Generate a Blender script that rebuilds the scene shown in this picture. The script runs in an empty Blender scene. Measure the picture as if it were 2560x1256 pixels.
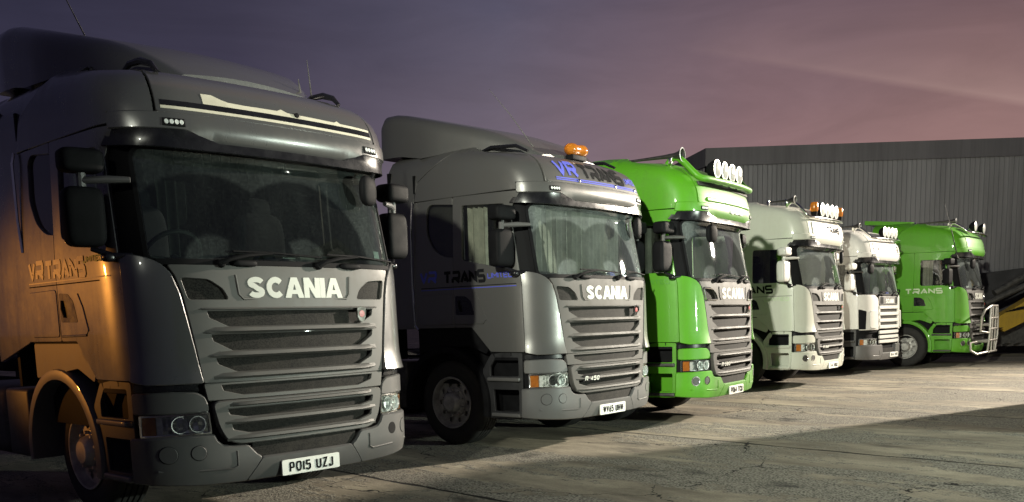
import bpy, bmesh, math, random
import numpy as np
from mathutils import Matrix, Vector, geometry
random.seed(7)
R = math.radians
scene = bpy.context.scene
COL = scene.collection

# ------------------------------------------------------------------ camera, sky, exposure
CAM_Z, PITCH, ROLL = 1.428, -0.14244, 0.027707
cam_data = bpy.data.cameras.new('camera'); cam = bpy.data.objects.new('camera', cam_data); COL.objects.link(cam)
cam_data.sensor_width = 36; cam_data.lens = 2326.48 / 2560 * 36
cam_data.shift_y = (1135.18 - 628) / 2560; cam_data.clip_end = 2000
_c, _s = math.cos(PITCH), math.sin(PITCH); _cr, _sr = math.cos(ROLL), math.sin(ROLL)
_up = Vector((0, -_s, _c)); _rt = Vector((1, 0, 0)); _fw = Vector((0, _c, _s))
_r2 = _rt * _cr - _up * _sr; _u2 = _rt * _sr + _up * _cr
cam.matrix_world = Matrix(((_r2.x, _u2.x, -_fw.x, 0), (_r2.y, _u2.y, -_fw.y, 0), (_r2.z, _u2.z, -_fw.z, CAM_Z), (0, 0, 0, 1)))
scene.camera = cam
scene.view_settings.view_transform = 'Standard'; scene.view_settings.look = 'None'
scene.view_settings.exposure = 0.0; scene.view_settings.gamma = 1.0


class NG:
    """small node-graph writer"""
    def __init__(s, tree):
        s.t = tree; s.n = tree.nodes; s.l = tree.links
    def node(s, typ, **kw):
        n = s.n.new(typ)
        for k, v in kw.items():
            if hasattr(n, k): setattr(n, k, v)
        return n
    def put(s, sock, v):
        if isinstance(v, bpy.types.NodeSocket): s.l.new(v, sock)
        elif v is not None: sock.default_value = v
    def math(s, op, a, b=None, c=None, clamp=False):
        n = s.node('ShaderNodeMath', operation=op, use_clamp=clamp)
        s.put(n.inputs[0], a)
        if b is not None: s.put(n.inputs[1], b)
        if c is not None: s.put(n.inputs[2], c)
        return n.outputs[0]
    def ramp(s, fac, stops, interp='LINEAR'):
        n = s.node('ShaderNodeValToRGB'); e = n.color_ramp.elements; n.color_ramp.interpolation = interp
        while len(e) < len(stops): e.new(0.5)
        for i, (p, c) in enumerate(stops):
            e[i].position = p
            e[i].color = (c, c, c, 1) if isinstance(c, (int, float)) else (*c[:3], 1)
        s.put(n.inputs[0], fac); return n.outputs[0]
    def mix(s, fac, a, b, blend='MIX'):
        n = s.node('ShaderNodeMix', data_type='RGBA', blend_type=blend)
        s.put(n.inputs[0], fac)
        for sock, v in ((n.inputs[6], a), (n.inputs[7], b)):
            if isinstance(v, (tuple, list)): v = (*v[:3], 1)
            s.put(sock, v)
        return n.outputs[2]
    def noise(s, vec, scale, detail=4, rough=.55, dist=0.0):
        n = s.node('ShaderNodeTexNoise'); n.inputs['Scale'].default_value = scale
        n.inputs['Detail'].default_value = detail; n.inputs['Roughness'].default_value = rough
        n.inputs['Distortion'].default_value = dist
        if vec is not None: s.l.new(vec, n.inputs['Vector'])
        return n.outputs['Fac']
    def mapping(s, vec, scale=(1, 1, 1), rot=(0, 0, 0), loc=(0, 0, 0)):
        n = s.node('ShaderNodeMapping'); s.l.new(vec, n.inputs['Vector'])
        n.inputs['Scale'].default_value = scale; n.inputs['Rotation'].default_value = rot; n.inputs['Location'].default_value = loc
        return n.outputs[0]
    def dot(s, vec, d):
        n = s.node('ShaderNodeVectorMath', operation='DOT_PRODUCT'); s.l.new(vec, n.inputs[0]); n.inputs[1].default_value = d
        return n.outputs['Value']


world = bpy.data.worlds.new('World'); scene.world = world; world.use_nodes = True
g = NG(world.node_tree); g.n.clear()
tc = g.node('ShaderNodeTexCoord'); V = tc.outputs['Generated']
elev = g.dot(V, (0, 0, 1)); side = g.dot(V, (1, 0, 0))
fwd = g.dot(V, (0, 1, 0))
az = g.math('ARCTAN2', side, fwd)                                   # glow set above the warehouse; sky darkened past it so windscreens reflect less
a = g.ramp(g.math('MULTIPLY_ADD', az, .5 / math.pi, .5), [(0, .12), (.36, .10), (.43, .14), (.50, .50), (.575, .98), (.61, .80), (.66, .28), (.72, .14), (1, .12)])
high = g.ramp(a, [(0, (.016, .017, .038)), (.28, (.040, .036, .062)), (.5, (.088, .080, .122)), (.78, (.142, .096, .120)), (1, (.142, .088, .100))])
low = g.ramp(a, [(0, (.026, .025, .050)), (.28, (.060, .052, .085)), (.5, (.185, .145, .180)), (.75, (.265, .160, .165)), (1, (.310, .180, .165))])
ev = g.ramp(elev, [(0.0, 0), (.14, 0.0), (.30, 1)])
cloud = g.noise(g.mapping(V, (1.2, 1.2, 4.0)), 2.6, 5, .55, .4)
ev2 = g.math('ADD', ev, g.math('MULTIPLY', g.math('SUBTRACT', cloud, .5), .55), clamp=True)
skyc = g.mix(ev2, low, high)
# pale streak drawn across the sky, low on the right
p1 = Vector((0.155, 0.952, 0.262)); p2 = Vector((0.466, 0.866, 0.181)); nn = p1.cross(p2).normalized()
if nn.z < 0: nn = -nn
sd = g.dot(V, nn)
c2 = g.noise(g.mapping(V, (1.5, 1.5, 6.0), loc=(3, 1, 2)), 3.4, 7, .62, .8)
skyc = g.mix(1.0, skyc, g.ramp(c2, [(.25, .92), (.75, 1.17)]), 'MULTIPLY')
st = g.ramp(g.math('MULTIPLY_ADD', sd, 8.0, .5), [(0, 0), (.46, 0), (.51, .40), (.55, .26), (.75, .07), (1, 0)])
st = g.math('MULTIPLY', st, g.ramp(side, [(0, 0), (.16, 0), (.5, 1)]))
skyc = g.mix(st, skyc, (.50, .34, .30))
skyt = g.node('ShaderNodeTexSky', sky_type='NISHITA'); skyt.sun_disc = False
skyt.sun_elevation = R(-5); skyt.sun_rotation = R(60)
bg = g.node('ShaderNodeBackground'); g.l.new(skyc, bg.inputs[0]); bg.inputs[1].default_value = 1.0
bg2 = g.node('ShaderNodeBackground'); g.l.new(skyt.outputs[0], bg2.inputs[0]); bg2.inputs[1].default_value = 0.05
add = g.node('ShaderNodeAddShader'); g.l.new(bg.outputs[0], add.inputs[0]); g.l.new(bg2.outputs[0], add.inputs[1])
wo = g.node('ShaderNodeOutputWorld'); g.l.new(add.outputs[0], wo.inputs[0])


# ------------------------------------------------------------------ the yard's lamps (floodlight placed from glare in the glass, the others from their light)
def spot(name, loc, aim, power, color, size, blend, radius):
    d = bpy.data.lights.new(name, 'SPOT'); o = bpy.data.objects.new(name, d); COL.objects.link(o)
    o.location = loc; d.energy = power; d.color = color; d.spot_size = R(size); d.spot_blend = blend; d.shadow_soft_size = radius
    o.rotation_euler = (Vector(aim) - Vector(loc)).to_track_quat('-Z', 'Y').to_euler()
    return o
LAMP1 = (26.0, 25.2, 8.6)
spot('floodlight_glow', LAMP1, (-3.8, 4.6, 3.4), 100000, (1.0, .89, .74), 76, 1.0, .32)
LAMP2 = (14.0, 5.6, 2.25)
spot('workshop_glow', LAMP2, (0.3, 8.6, 1.4), 6600, (.86, 1.0, .86), 75, .6, .06)
LAMP3 = (-5.0, -8.0, 7.0)
spot('yard_glow', LAMP3, (12.6, 23.2, 2.4), 30000, (.98, 1.0, .84), 46, 1.0, .2)
LAMP4 = (-13.5, 7.4, 2.7)
spot('street_glow', LAMP4, (-3.6, 7.22, 1.50), 2700, (1.0, .38, .06), 12.5, 1.0, .2)


# ------------------------------------------------------------------ materials
def new_mat(name):
    m = bpy.data.materials.new(name); m.use_nodes = True; gg = NG(m.node_tree); gg.n.clear()
    out = gg.node('ShaderNodeOutputMaterial'); return m, gg, out
def principled(gg, out, **kw):
    b = gg.node('ShaderNodeBsdfPrincipled')
    for k, v in kw.items(): gg.put(b.inputs[k.replace('_', ' ')], v)
    gg.l.new(b.outputs[0], out.inputs[0]); return b
def c4(c): return (c[0], c[1], c[2], 1)

def paint(name, col, metal=0.0, rough=.35, coat=.6, dirt=.25, dirtcol=(.10, .085, .065)):
    m, q, out = new_mat(name); o = q.node('ShaderNodeTexCoord').outputs['Object']
    n1 = q.noise(o, 3.0, 6, .65); n2 = q.noise(o, 38, 3, .6); n3 = q.noise(q.mapping(o, (14, 14, 1.2)), 1.0, 4, .6)
    d = q.ramp(q.math('ADD', q.math('MULTIPLY', n1, .6), q.math('MULTIPLY', n3, .4)), [(.40, 0), (.72, 1)])
    d = q.math('MULTIPLY', d, q.math('MULTIPLY', q.ramp(n2, [(.3, .4), (.7, 1)]), dirt))
    base = q.mix(d, col, dirtcol)
    b = principled(q, out, Base_Color=base, Metallic=metal, Roughness=q.math('MULTIPLY_ADD', d, .45, rough), Coat_Weight=coat, Coat_Roughness=.05, Specular_IOR_Level=.3)
    q.put(b.inputs['Coat Weight'], q.math('MULTIPLY_ADD', d, -coat, coat, clamp=True))
    bp = q.node('ShaderNodeBump'); bp.inputs['Strength'].default_value = .05; bp.inputs['Distance'].default_value = .003
    q.l.new(q.noise(o, 5, 2), bp.inputs['Height']); q.l.new(bp.outputs[0], b.inputs['Normal'])
    return m
def plain(name, col, rough=.5, metal=0.0, var=.25, scale=9, coat=0.0, spec=.5):
    m, q, out = new_mat(name); o = q.node('ShaderNodeTexCoord').outputs['Object']
    n = q.noise(o, scale, 5, .65)
    dark = tuple(x * (1 - var) for x in col); lite = tuple(min(1, x * (1 + var)) for x in col)
    principled(q, out, Base_Color=q.ramp(n, [(.3, dark), (.7, lite)]), Roughness=q.math('MULTIPLY_ADD', n, .25, max(.02, rough - .12)), Metallic=metal, Coat_Weight=coat, Specular_IOR_Level=spec)
    return m
def glass(name, tint=(.75, .78, .75), dust=.10, dustcol=(.42, .45, .40), arcs=False, rough=.01):
    m, q, out = new_mat(name); o = q.node('ShaderNodeTexCoord').outputs['Object']
    tr = q.node('ShaderNodeBsdfTransparent'); tr.inputs[0].default_value = c4(tint)
    gl = q.node('ShaderNodeBsdfGlossy'); gl.inputs['Roughness'].default_value = rough; gl.inputs[0].default_value = (1, 1, 1, 1)
    fr = q.node('ShaderNodeFresnel'); fr.inputs[0].default_value = 1.5
    mx = q.node('ShaderNodeMixShader'); q.l.new(q.math('MULTIPLY', fr.outputs[0], 1.3, clamp=True), mx.inputs[0]); q.l.new(tr.outputs[0], mx.inputs[1]); q.l.new(gl.outputs[0], mx.inputs[2])
    df = q.node('ShaderNodeBsdfDiffuse'); df.inputs[0].default_value = c4(dustcol)
    n = q.noise(q.mapping(o, (3, 3, 1)), 1.5, 6, .7); sp = q.noise(o, 60, 2, .5)
    f = q.math('MULTIPLY', q.ramp(n, [(.3, .35), (.75, 1)]), q.ramp(sp, [(.35, .6), (.7, 1.0), (.78, 1.6)]))
    if arcs:
        fac = None
        for cx in (-.62, .12):
            s = q.node('ShaderNodeVectorMath', operation='DISTANCE'); mp = q.mapping(o, (1, 0, 1)); q.l.new(mp, s.inputs[0]); s.inputs[1].default_value = (cx, 0, 1.86)
            r = q.ramp(q.math('MULTIPLY', s.outputs['Value'], .5), [(.10, 1), (.115, .30), (.315, .35), (.33, 1)])
            fac = r if fac is None else q.math('MINIMUM', fac, r)
        f = q.math('MULTIPLY', f, fac)
    f = q.math('MULTIPLY', f, dust, clamp=True)
    m2 = q.node('ShaderNodeMixShader'); q.l.new(f, m2.inputs[0]); q.l.new(mx.outputs[0], m2.inputs[1]); q.l.new(df.outputs[0], m2.inputs[2])
    q.l.new(m2.outputs[0], out.inputs[0]); return m
def mesh_mat(name):
    m, q, out = new_mat(name); o = q.node('ShaderNodeTexCoord').outputs['Object']
    w = q.node('ShaderNodeTexVoronoi'); w.inputs['Scale'].default_value = 90; q.l.new(q.mapping(o, (1, .2, 1.15)), w.inputs['Vector'])
    n = q.noise(o, 4, 5, .7)
    base = q.mix(q.ramp(w.outputs['Distance'], [(.35, 0), (.6, 1)]), (.004, .004, .004), (.020, .019, .017))
    base = q.mix(q.math('MULTIPLY', q.ramp(n, [(.45, 0), (.75, 1)]), .5), base, (.046, .041, .034))
    principled(q, out, Base_Color=base, Roughness=.7, Specular_IOR_Level=.12); return m
def amber(name):
    m, q, out = new_mat(name); o = q.node('ShaderNodeTexCoord').outputs['Object']
    n = q.noise(o, 22, 3)
    principled(q, out, Base_Color=q.ramp(n, [(.3, (.42, .12, .008)), (.7, (.62, .22, .02))]), Roughness=.18, Transmission_Weight=.25, Coat_Weight=.5); return m

M = {}
M['grey'] = paint('grey metallic paint', (.115, .116, .117), .45, .27, .9, .30)
M['grey_matt'] = paint('grey bumper plastic', (.105, .104, .105), .1, .42, .2, .35)
M['grey_light'] = paint('light grey metallic paint', (.122, .120, .117), .42, .33, .6, .30)
M['grey_dark'] = paint('dark grey bumper plastic', (.078, .077, .077), .1, .42, .2, .35)
M['slate_dimmed'] = paint('dimmed slate grille paint', (.066, .064, .061), .0, .6, .0, .35)  # same paint as slate, colour darkened where the floodlight hits harder
M['slate'] = paint('slate grille paint', (.082, .081, .078), .1, .48, .08, .35)
M['green'] = paint('bright green paint', (.076, .285, .009), .0, .46, .5, .42, (.07, .11, .03))
M['cream'] = paint('cream white paint', (.50, .51, .45), .0, .32, .5, .28, (.30, .28, .20))
M['white'] = paint('white paint', (.58, .57, .545), .0, .35, .4, .28, (.34, .30, .24))
M['black'] = plain('black plastic', (.008, .008, .009), .62, spec=.06)
M['gloss'] = plain('gloss black plastic', (.009, .009, .011), .26, coat=.25, spec=.35)
M['rubber'] = plain('tyre rubber', (.016, .015, .014), .8, var=.5, scale=14)
M['chrome'] = plain('chrome', (.72, .72, .70), .14, 1.0, .08)
M['steel'] = plain('steel rim', (.36, .35, .33), .52, .45, .4, 7)
M['darksteel'] = plain('dark steel', (.06, .058, .055), .55, .4, .5)
M['mesh'] = mesh_mat('grille mesh')
M['amber'] = amber('amber lens')
M['lens'] = glass('lamp lens', (.96, .97, .96), .05, rough=.02)
M['dusty'] = glass('windscreen glass', (.70, .76, .75), .30, (.50, .57, .56), True)
M['film'] = glass('nearest windscreen glass', (.46, .54, .51), .09, (.46, .54, .52), True)
M['clean'] = glass('side glass', (.62, .66, .64), .03)
M['silver'] = plain('lamp reflector', (.62, .64, .63), .25, .35, .15, 25)
M['letter'] = plain('bright lettering', (.58, .59, .54), .45, 0, .06, spec=.3)
M['cream_sticker'] = plain('cream sticker strip', (.50, .475, .38), .6, 0, .12)
M['ink'] = plain('black lettering', (.010, .010, .012), .85, spec=.06)
M['blue'] = plain('blue lettering', (.085, .10, .50), .7, 0, .1, spec=.15)
M['orange_letter'] = plain('pale lettering', (.55, .50, .40), .5, 0, .1)
M['yellow_letter'] = plain('yellow lettering', (.60, .55, .16), .5, 0, .1)
M['pale'] = plain('ghosted lettering', (.42, .52, .34), .5, 0, .1)
M['ghost'] = plain('ghost green lettering', (.06, .24, .012), .5, 0, .1)
M['plate'] = plain('number plate', (.74, .75, .70), .45, 0, .06)
def faceted(name, col, scale):
    m, q, out = new_mat(name); o = q.node('ShaderNodeTexCoord').outputs['Object']
    v = q.node('ShaderNodeTexVoronoi'); v.inputs['Scale'].default_value = scale; q.l.new(o, v.inputs['Vector'])
    b = principled(q, out, Base_Color=q.ramp(q.noise(o, 30, 2), [(.3, tuple(x * .75 for x in col)), (.7, col)]), Roughness=.22, Metallic=.0, Specular_IOR_Level=.9)
    bp = q.node('ShaderNodeBump'); bp.inputs['Strength'].default_value = .35; bp.inputs['Distance'].default_value = .006
    q.l.new(v.outputs['Distance'], bp.inputs['Height']); q.l.new(bp.outputs[0], b.inputs['Normal']); return m
M['facet'] = plain('mirror facet', (.90, .92, .90), .30, .85, .06)
M['bowl'] = faceted('lamp bowl', (.85, .88, .86), 42); M['silver'] = faceted('lamp reflector', (.80, .83, .81), 30)
M['darkfabric'] = plain('dark curtain fabric', (.035, .03, .026), .9, 0, .3, 6)
M['fabric'] = plain('curtain fabric', (.36, .34, .28), .9, 0, .3, 6)
M['seat'] = plain('seat fabric', (.016, .016, .018), .9, 0, .3, spec=.1)
M['red'] = plain('red badge', (.35, .02, .02), .4)


# ------------------------------------------------------------------ mesh helpers
class MB:
    def __init__(s): s.v = []; s.f = []
    def add(s, vs, fs):
        b = len(s.v); s.v.extend([tuple(map(float, p)) for p in vs]); s.f.extend([tuple(b + i for i in f) for f in fs]); return s
    def box(s, lo, hi, bev=0.0):
        x0, y0, z0 = lo; x1, y1, z1 = hi
        if bev <= 0:
            return s.add([(x0, y0, z0), (x1, y0, z0), (x1, y1, z0), (x0, y1, z0), (x0, y0, z1), (x1, y0, z1), (x1, y1, z1), (x0, y1, z1)],
                         [(0, 3, 2, 1), (4, 5, 6, 7), (0, 1, 5, 4), (1, 2, 6, 5), (2, 3, 7, 6), (3, 0, 4, 7)])
        bm = bmesh.new(); bmesh.ops.create_cube(bm, size=1)
        for v in bm.verts: v.co = Vector(((x0 + x1) / 2 + v.co.x * (x1 - x0), (y0 + y1) / 2 + v.co.y * (y1 - y0), (z0 + z1) / 2 + v.co.z * (z1 - z0)))
        bmesh.ops.bevel(bm, geom=bm.edges[:], offset=bev, segments=3, profile=.5, affect='EDGES')
        bm.verts.index_update(); s.add([v.co[:] for v in bm.verts], [[v.index for v in f.verts] for f in bm.faces]); bm.free(); return s
    def obox(s, c, ax, size):
        c = np.array(c, float); ax = [np.array(a_, float) / np.linalg.norm(a_) for a_ in ax]; h = [q / 2 for q in size]
        vs = [c + ax[0] * h[0] * i + ax[1] * h[1] * j + ax[2] * h[2] * k for i in (-1, 1) for j in (-1, 1) for k in (-1, 1)]
        return s.add(vs, [(0, 1, 3, 2), (4, 6, 7, 5), (0, 4, 5, 1), (2, 3, 7, 6), (0, 2, 6, 4), (1, 5, 7, 3)])
    def tube(s, pts, r, n=10, caps=True):
        pts = [np.array(p, float) for p in pts]; rs = r if isinstance(r, (list, tuple)) else [r] * len(pts)
        rings = []; up = None
        for i, p in enumerate(pts):
            t = pts[min(i + 1, len(pts) - 1)] - pts[max(i - 1, 0)]; t = t / (np.linalg.norm(t) + 1e-12)
            if up is None:
                up = np.array((0, 0, 1.)) if abs(t[2]) < .9 else np.array((1., 0, 0))
            up = up - t * np.dot(up, t); up /= np.linalg.norm(up); b = np.cross(t, up)
            rings.append([p + rs[i] * (math.cos(2 * math.pi * k / n) * up + math.sin(2 * math.pi * k / n) * b) for k in range(n)])
        vs = [v for rg in rings for v in rg]; fs = []
        for i in range(len(pts) - 1):
            for k in range(n):
                fs.append((i * n + k, i * n + (k + 1) % n, (i + 1) * n + (k + 1) % n, (i + 1) * n + k))
        if caps: fs.append(tuple(range(n))[::-1]); fs.append(tuple((len(pts) - 1) * n + k for k in range(n)))
        return s.add(vs, fs)
    def lathe(s, prof, o, axis, n=36, ref=None):
        """prof: list of (distance along axis, radius)"""
        o = np.array(o, float); t = np.array(axis, float); t /= np.linalg.norm(t)
        u = np.array((0, 0, 1.)) if abs(t[2]) < .9 else np.array((1., 0, 0)); u -= t * np.dot(u, t); u /= np.linalg.norm(u); b = np.cross(t, u)
        vs = [o + t * h + r_ * (math.cos(2 * math.pi * k / n) * u + math.sin(2 * math.pi * k / n) * b) for h, r_ in prof for k in range(n)]
        fs = [(i * n + k, i * n + (k + 1) % n, (i + 1) * n + (k + 1) % n, (i + 1) * n + k) for i in range(len(prof) - 1) for k in range(n)]
        return s.add(vs, fs)
    def disc(s, o, axis, r, n=28):
        b = len(s.v); s.lathe([(0, r)], o, axis, n); s.f.append(tuple(range(b, b + n))); return s
    def loft(s, rings, caps=True, close=True):
        n = len(rings[0]); vs = [p for rg in rings for p in rg]; fs = []
        for i in range(len(rings) - 1):
            for k in range(n if close else n - 1):
                fs.append((i * n + k, i * n + (k + 1) % n, (i + 1) * n + (k + 1) % n, (i + 1) * n + k))
        if caps: fs.append(tuple(range(n))[::-1]); fs.append(tuple((len(rings) - 1) * n + k for k in range(n)))
        return s.add(vs, fs)
    def blob(s, c, size, e=.5, nu=20, nv=12, rot=0.0):
        """rounded box (superellipsoid)"""
        f = lambda w: math.copysign(abs(w) ** e, w); vs = []; fs = []
        for j in range(nv + 1):
            ph = -math.pi / 2 + math.pi * j / nv
            for i in range(nu):
                th = 2 * math.pi * i / nu
                x = f(math.cos(ph)) * f(math.cos(th)) * size[0] / 2; y = f(math.cos(ph)) * f(math.sin(th)) * size[1] / 2; z = f(math.sin(ph)) * size[2] / 2
                vs.append((c[0] + x * math.cos(rot) - y * math.sin(rot), c[1] + x * math.sin(rot) + y * math.cos(rot), c[2] + z))
        for j in range(nv):
            for i in range(nu): fs.append((j * nu + i, j * nu + (i + 1) % nu, (j + 1) * nu + (i + 1) % nu, (j + 1) * nu + i))
        return s.add(vs, fs)
    def prism(s, poly, o, eu, ev, en, th):
        o, eu, ev, en = (np.array(q, float) for q in (o, eu, ev, en)); n = len(poly)
        a_ = [o + eu * p[0] + ev * p[1] for p in poly]; b_ = [q + en * th for q in a_]
        return s.add(a_ + b_, [tuple(range(n))[::-1], tuple(range(n, 2 * n))] + [(k, (k + 1) % n, n + (k + 1) % n, n + k) for k in range(n)])
    def build(s, name, mat, parent=None, flip=True, sharp=34, loc=None):
        me = bpy.data.meshes.new(name)
        vs = [(x, -y, z) for x, y, z in s.v] if flip else s.v
        fs = [f[::-1] for f in s.f] if flip else s.f
        me.from_pydata(vs, [], fs); me.polygons.foreach_set('use_smooth', [True] * len(me.polygons))
        me.materials.append(mat if not isinstance(mat, str) else M[mat]); me.set_sharp_from_angle(angle=R(sharp)); me.update()
        ob = bpy.data.objects.new(name, me); COL.objects.link(ob)
        if parent: ob.parent = parent
        return ob

def inpoly(P, poly):
    x, y = P[:, 0], P[:, 1]; ins = np.zeros(len(P), bool); n = len(poly)
    for i in range(n):
        x1, y1 = poly[i]; x2, y2 = poly[(i + 1) % n]
        if y1 == y2: continue
        c = ((y1 > y) != (y2 > y)) & (x < (x2 - x1) * (y - y1) / (y2 - y1) + x1); ins ^= c
    return ins
def dens(poly, h):
    out = []
    for i in range(len(poly)):
        a_, b_ = poly[i], poly[(i + 1) % len(poly)]; L = math.hypot(b_[0] - a_[0], b_[1] - a_[1]); k = max(1, int(math.ceil(L / h)))
        for j in range(k): out.append((a_[0] + (b_[0] - a_[0]) * j / k, a_[1] + (b_[1] - a_[1]) * j / k))
    return out
def rpoly(pts, r=.03, n=4):
    """round the corners; a point may carry its own radius as third value"""
    out = []; N = len(pts)
    for i in range(N):
        p = pts[i]; a_ = pts[i - 1]; b_ = pts[(i + 1) % N]; rr = p[2] if len(p) > 2 else r
        la = math.hypot(a_[0] - p[0], a_[1] - p[1]); lb = math.hypot(b_[0] - p[0], b_[1] - p[1]); rr = min(rr, la * .48, lb * .48)
        if rr < 1e-4: out.append((p[0], p[1])); continue
        q0 = (p[0] + (a_[0] - p[0]) * rr / la, p[1] + (a_[1] - p[1]) * rr / la); q1 = (p[0] + (b_[0] - p[0]) * rr / lb, p[1] + (b_[1] - p[1]) * rr / lb)
        for k in range(n + 1):
            t = k / n; out.append(((1 - t) ** 2 * q0[0] + 2 * t * (1 - t) * p[0] + t * t * q1[0], (1 - t) ** 2 * q0[1] + 2 * t * (1 - t) * p[1] + t * t * q1[1]))
    return out
def mirror(poly): return [(-p[0],) + tuple(p[1:]) for p in poly][::-1]
def circ(cx, cz, r, n=20): return [(cx + r * math.cos(2 * math.pi * k / n), cz + r * math.sin(2 * math.pi * k / n)) for k in range(n)]

def wrap(mb, poly, skin, off=0.0, th=.02, holes=(), grid=.07, bev=.004, offf=None):
    """lay a panel outlined in (u, z) on a curved skin, with a bevelled edge"""
    loops = [dens(poly, grid * .8)] + [dens(h_, grid * .8) for h_ in holes]
    P = []; E = []
    for lp in loops:
        b = len(P); P += lp; E += [(b + i, b + (i + 1) % len(lp)) for i in range(len(lp))]
    bd = np.array(P); lo = bd.min(0); hi = bd.max(0)
    gu = np.arange(lo[0] + grid * .5, hi[0], grid); gz = np.arange(lo[1] + grid * .5, hi[1], grid)
    if len(gu) and len(gz):
        G = np.array([(u, z) for u in gu for z in gz]); k = inpoly(G, loops[0])
        for lp in loops[1:]: k &= ~inpoly(G, lp)
        G = G[k]
        if len(G):
            d = np.min(((G[:, None, :] - bd[None]) ** 2).sum(2), axis=1); G = G[d > (grid * .35) ** 2]; P += [tuple(q) for q in G]
    vs, _, fs, *_r = geometry.delaunay_2d_cdt([Vector(p) for p in P], E, [], 0, 1e-6)
    A = np.array([(v.x, v.y) for v in vs]); F = np.array([f[:] for f in fs if len(f) == 3])
    cen = A[F].mean(1); k = inpoly(cen, loops[0])
    for lp in loops[1:]: k &= ~inpoly(cen, lp)
    F = F[k]
    a_, b_, c_ = A[F[:, 0]], A[F[:, 1]], A[F[:, 2]]
    ar = (b_[:, 0] - a_[:, 0]) * (c_[:, 1] - a_[:, 1]) - (b_[:, 1] - a_[:, 1]) * (c_[:, 0] - a_[:, 0])
    F[ar < 0] = F[ar < 0][:, [0, 2, 1]]; F = F[np.abs(ar) > 1e-9]
    cnt = {}
    for t in F:
        for i in range(3): cnt[(t[i], t[(i + 1) % 3])] = 1
    be = [e for e in cnt if (e[1], e[0]) not in cnt]
    nrm = np.zeros_like(A)
    for i, j in be:
        d = A[j] - A[i]; nv = np.array((d[1], -d[0])); nv /= (np.linalg.norm(nv) + 1e-9); nrm[i] += nv; nrm[j] += nv
    L = np.linalg.norm(nrm, axis=1); L[L == 0] = 1; nrm /= L[:, None]
    of = np.full(len(A), off) if offf is None else off + offf(A[:, 0], A[:, 1])
    p0 = skin(A[:, 0], A[:, 1], of); B = A + nrm * bev
    bi = sorted({i for e in be for i in e}); mp = {i: q for q, i in enumerate(bi)}
    Bb = B[bi]; ob = of[bi]
    p1 = skin(Bb[:, 0], Bb[:, 1], ob - bev); p2 = skin(Bb[:, 0], Bb[:, 1], ob - th)
    n0 = len(p0); n1 = len(bi)
    faces = [tuple(t) for t in F]
    for i, j in be:
        i1, j1 = n0 + mp[i], n0 + mp[j]
        faces.append((j, i, i1, j1)); faces.append((j1, i1, i1 + n1, j1 + n1))
    mb.add(np.vstack([p0, p1, p2]), [f[::-1] for f in faces]); return mb


# plan curve of a cab: (x, Y) going from the middle of the front round the corner and back along the side
_ctl = [(0, 0), (.3, -.008), (.6, -.031), (.8, -.058), (.93, -.092), (1.04, -.148), (1.13, -.225), (1.185, -.315), (1.21, -.42), (1.22, -.56), (1.22, -1.0), (1.22, -1.6), (1.22, -2.6)]
def _cr_spline(P, m=24):
    P = np.array(P, float); out = []
    Q = np.vstack([2 * P[0] - P[1] + [0, 0], P, 2 * P[-1] - P[-2]]); Q[0] = (-P[1][0], P[1][1])
    for i in range(1, len(Q) - 2):
        for t in np.linspace(0, 1, m, endpoint=False):
            a_, b_, c_, d_ = Q[i - 1:i + 3]
            out.append(.5 * ((2 * b_) + (c_ - a_) * t + (2 * a_ - 5 * b_ + 4 * c_ - d_) * t * t + (3 * b_ - a_ - 3 * c_ + d_) * t ** 3))
    out.append(P[-1]); return np.array(out)
_pl = _cr_spline(_ctl); _U = np.concatenate([[0], np.cumsum(np.linalg.norm(np.diff(_pl, axis=0), axis=1))])
def ux(x): return math.copysign(float(np.interp(abs(x), np.maximum.accumulate(_pl[:, 0])[:220], _U[:220])), x)
def uy(y, s=-1): return s * float(np.interp(-y, np.maximum.accumulate(-_pl[:, 1]), _U))

class Skin:
    def __init__(s, gt, st, rise=.06):
        z = np.arange(0.2, 3.8, .005); k = np.exp(-.5 * (np.arange(-12, 13) / 5.0) ** 2); k /= k.sum()
        sm = lambda t: np.convolve(np.pad(np.interp(z, [q[0] for q in t], [q[1] for q in t]), 12, mode='edge'), k, 'valid')
        s.z = z; s.g = sm(gt); s.s = sm(st); s.rise = rise
    def raw(s, u, z):
        au = np.abs(u); x = np.interp(au, _U, _pl[:, 0]); y = np.interp(au, _U, _pl[:, 1])
        gz = np.interp(z, s.z, s.g); sz = np.interp(z, s.z, s.s)
        w = np.clip((y + 1.25) / .95, 0, 1); w = w * w * (3 - 2 * w)
        kq = np.clip((z - 2.72) / .25, 0, 1) * np.clip((y + .95) / .5, 0, 1) * .15     # the roof is squarer in plan than the cab
        X = np.sign(u) * x * (1 - sz / 1.22); Y = y * (1 - kq) + gz * w
        k = np.clip((z - 2.85) / .35, 0, 1); Z = z + s.rise * k * np.clip(-y - .25, 0, 1.2)
        return np.stack([X, Y, Z], 1)
    def __call__(s, u, z, off):
        u = np.asarray(u, float); z = np.asarray(z, float); P = s.raw(u, z); e = .004
        n = np.cross(s.raw(u + e, z) - s.raw(u - e, z), s.raw(u, z + e) - s.raw(u, z - e)); n /= (np.linalg.norm(n, axis=1)[:, None] + 1e-12)
        if getattr(s, 'level', False): n[:, 2] = 0; n /= (np.linalg.norm(n, axis=1)[:, None] + 1e-12)
        d = n[:, 1] * (P[:, 1] + 1.25) + n[:, 0] * P[:, 0] + n[:, 2] * .4 * (P[:, 2] - 2.0); n[d < 0] *= -1
        return P + n * np.asarray(off)[:, None] if np.ndim(off) else P + n * off
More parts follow.
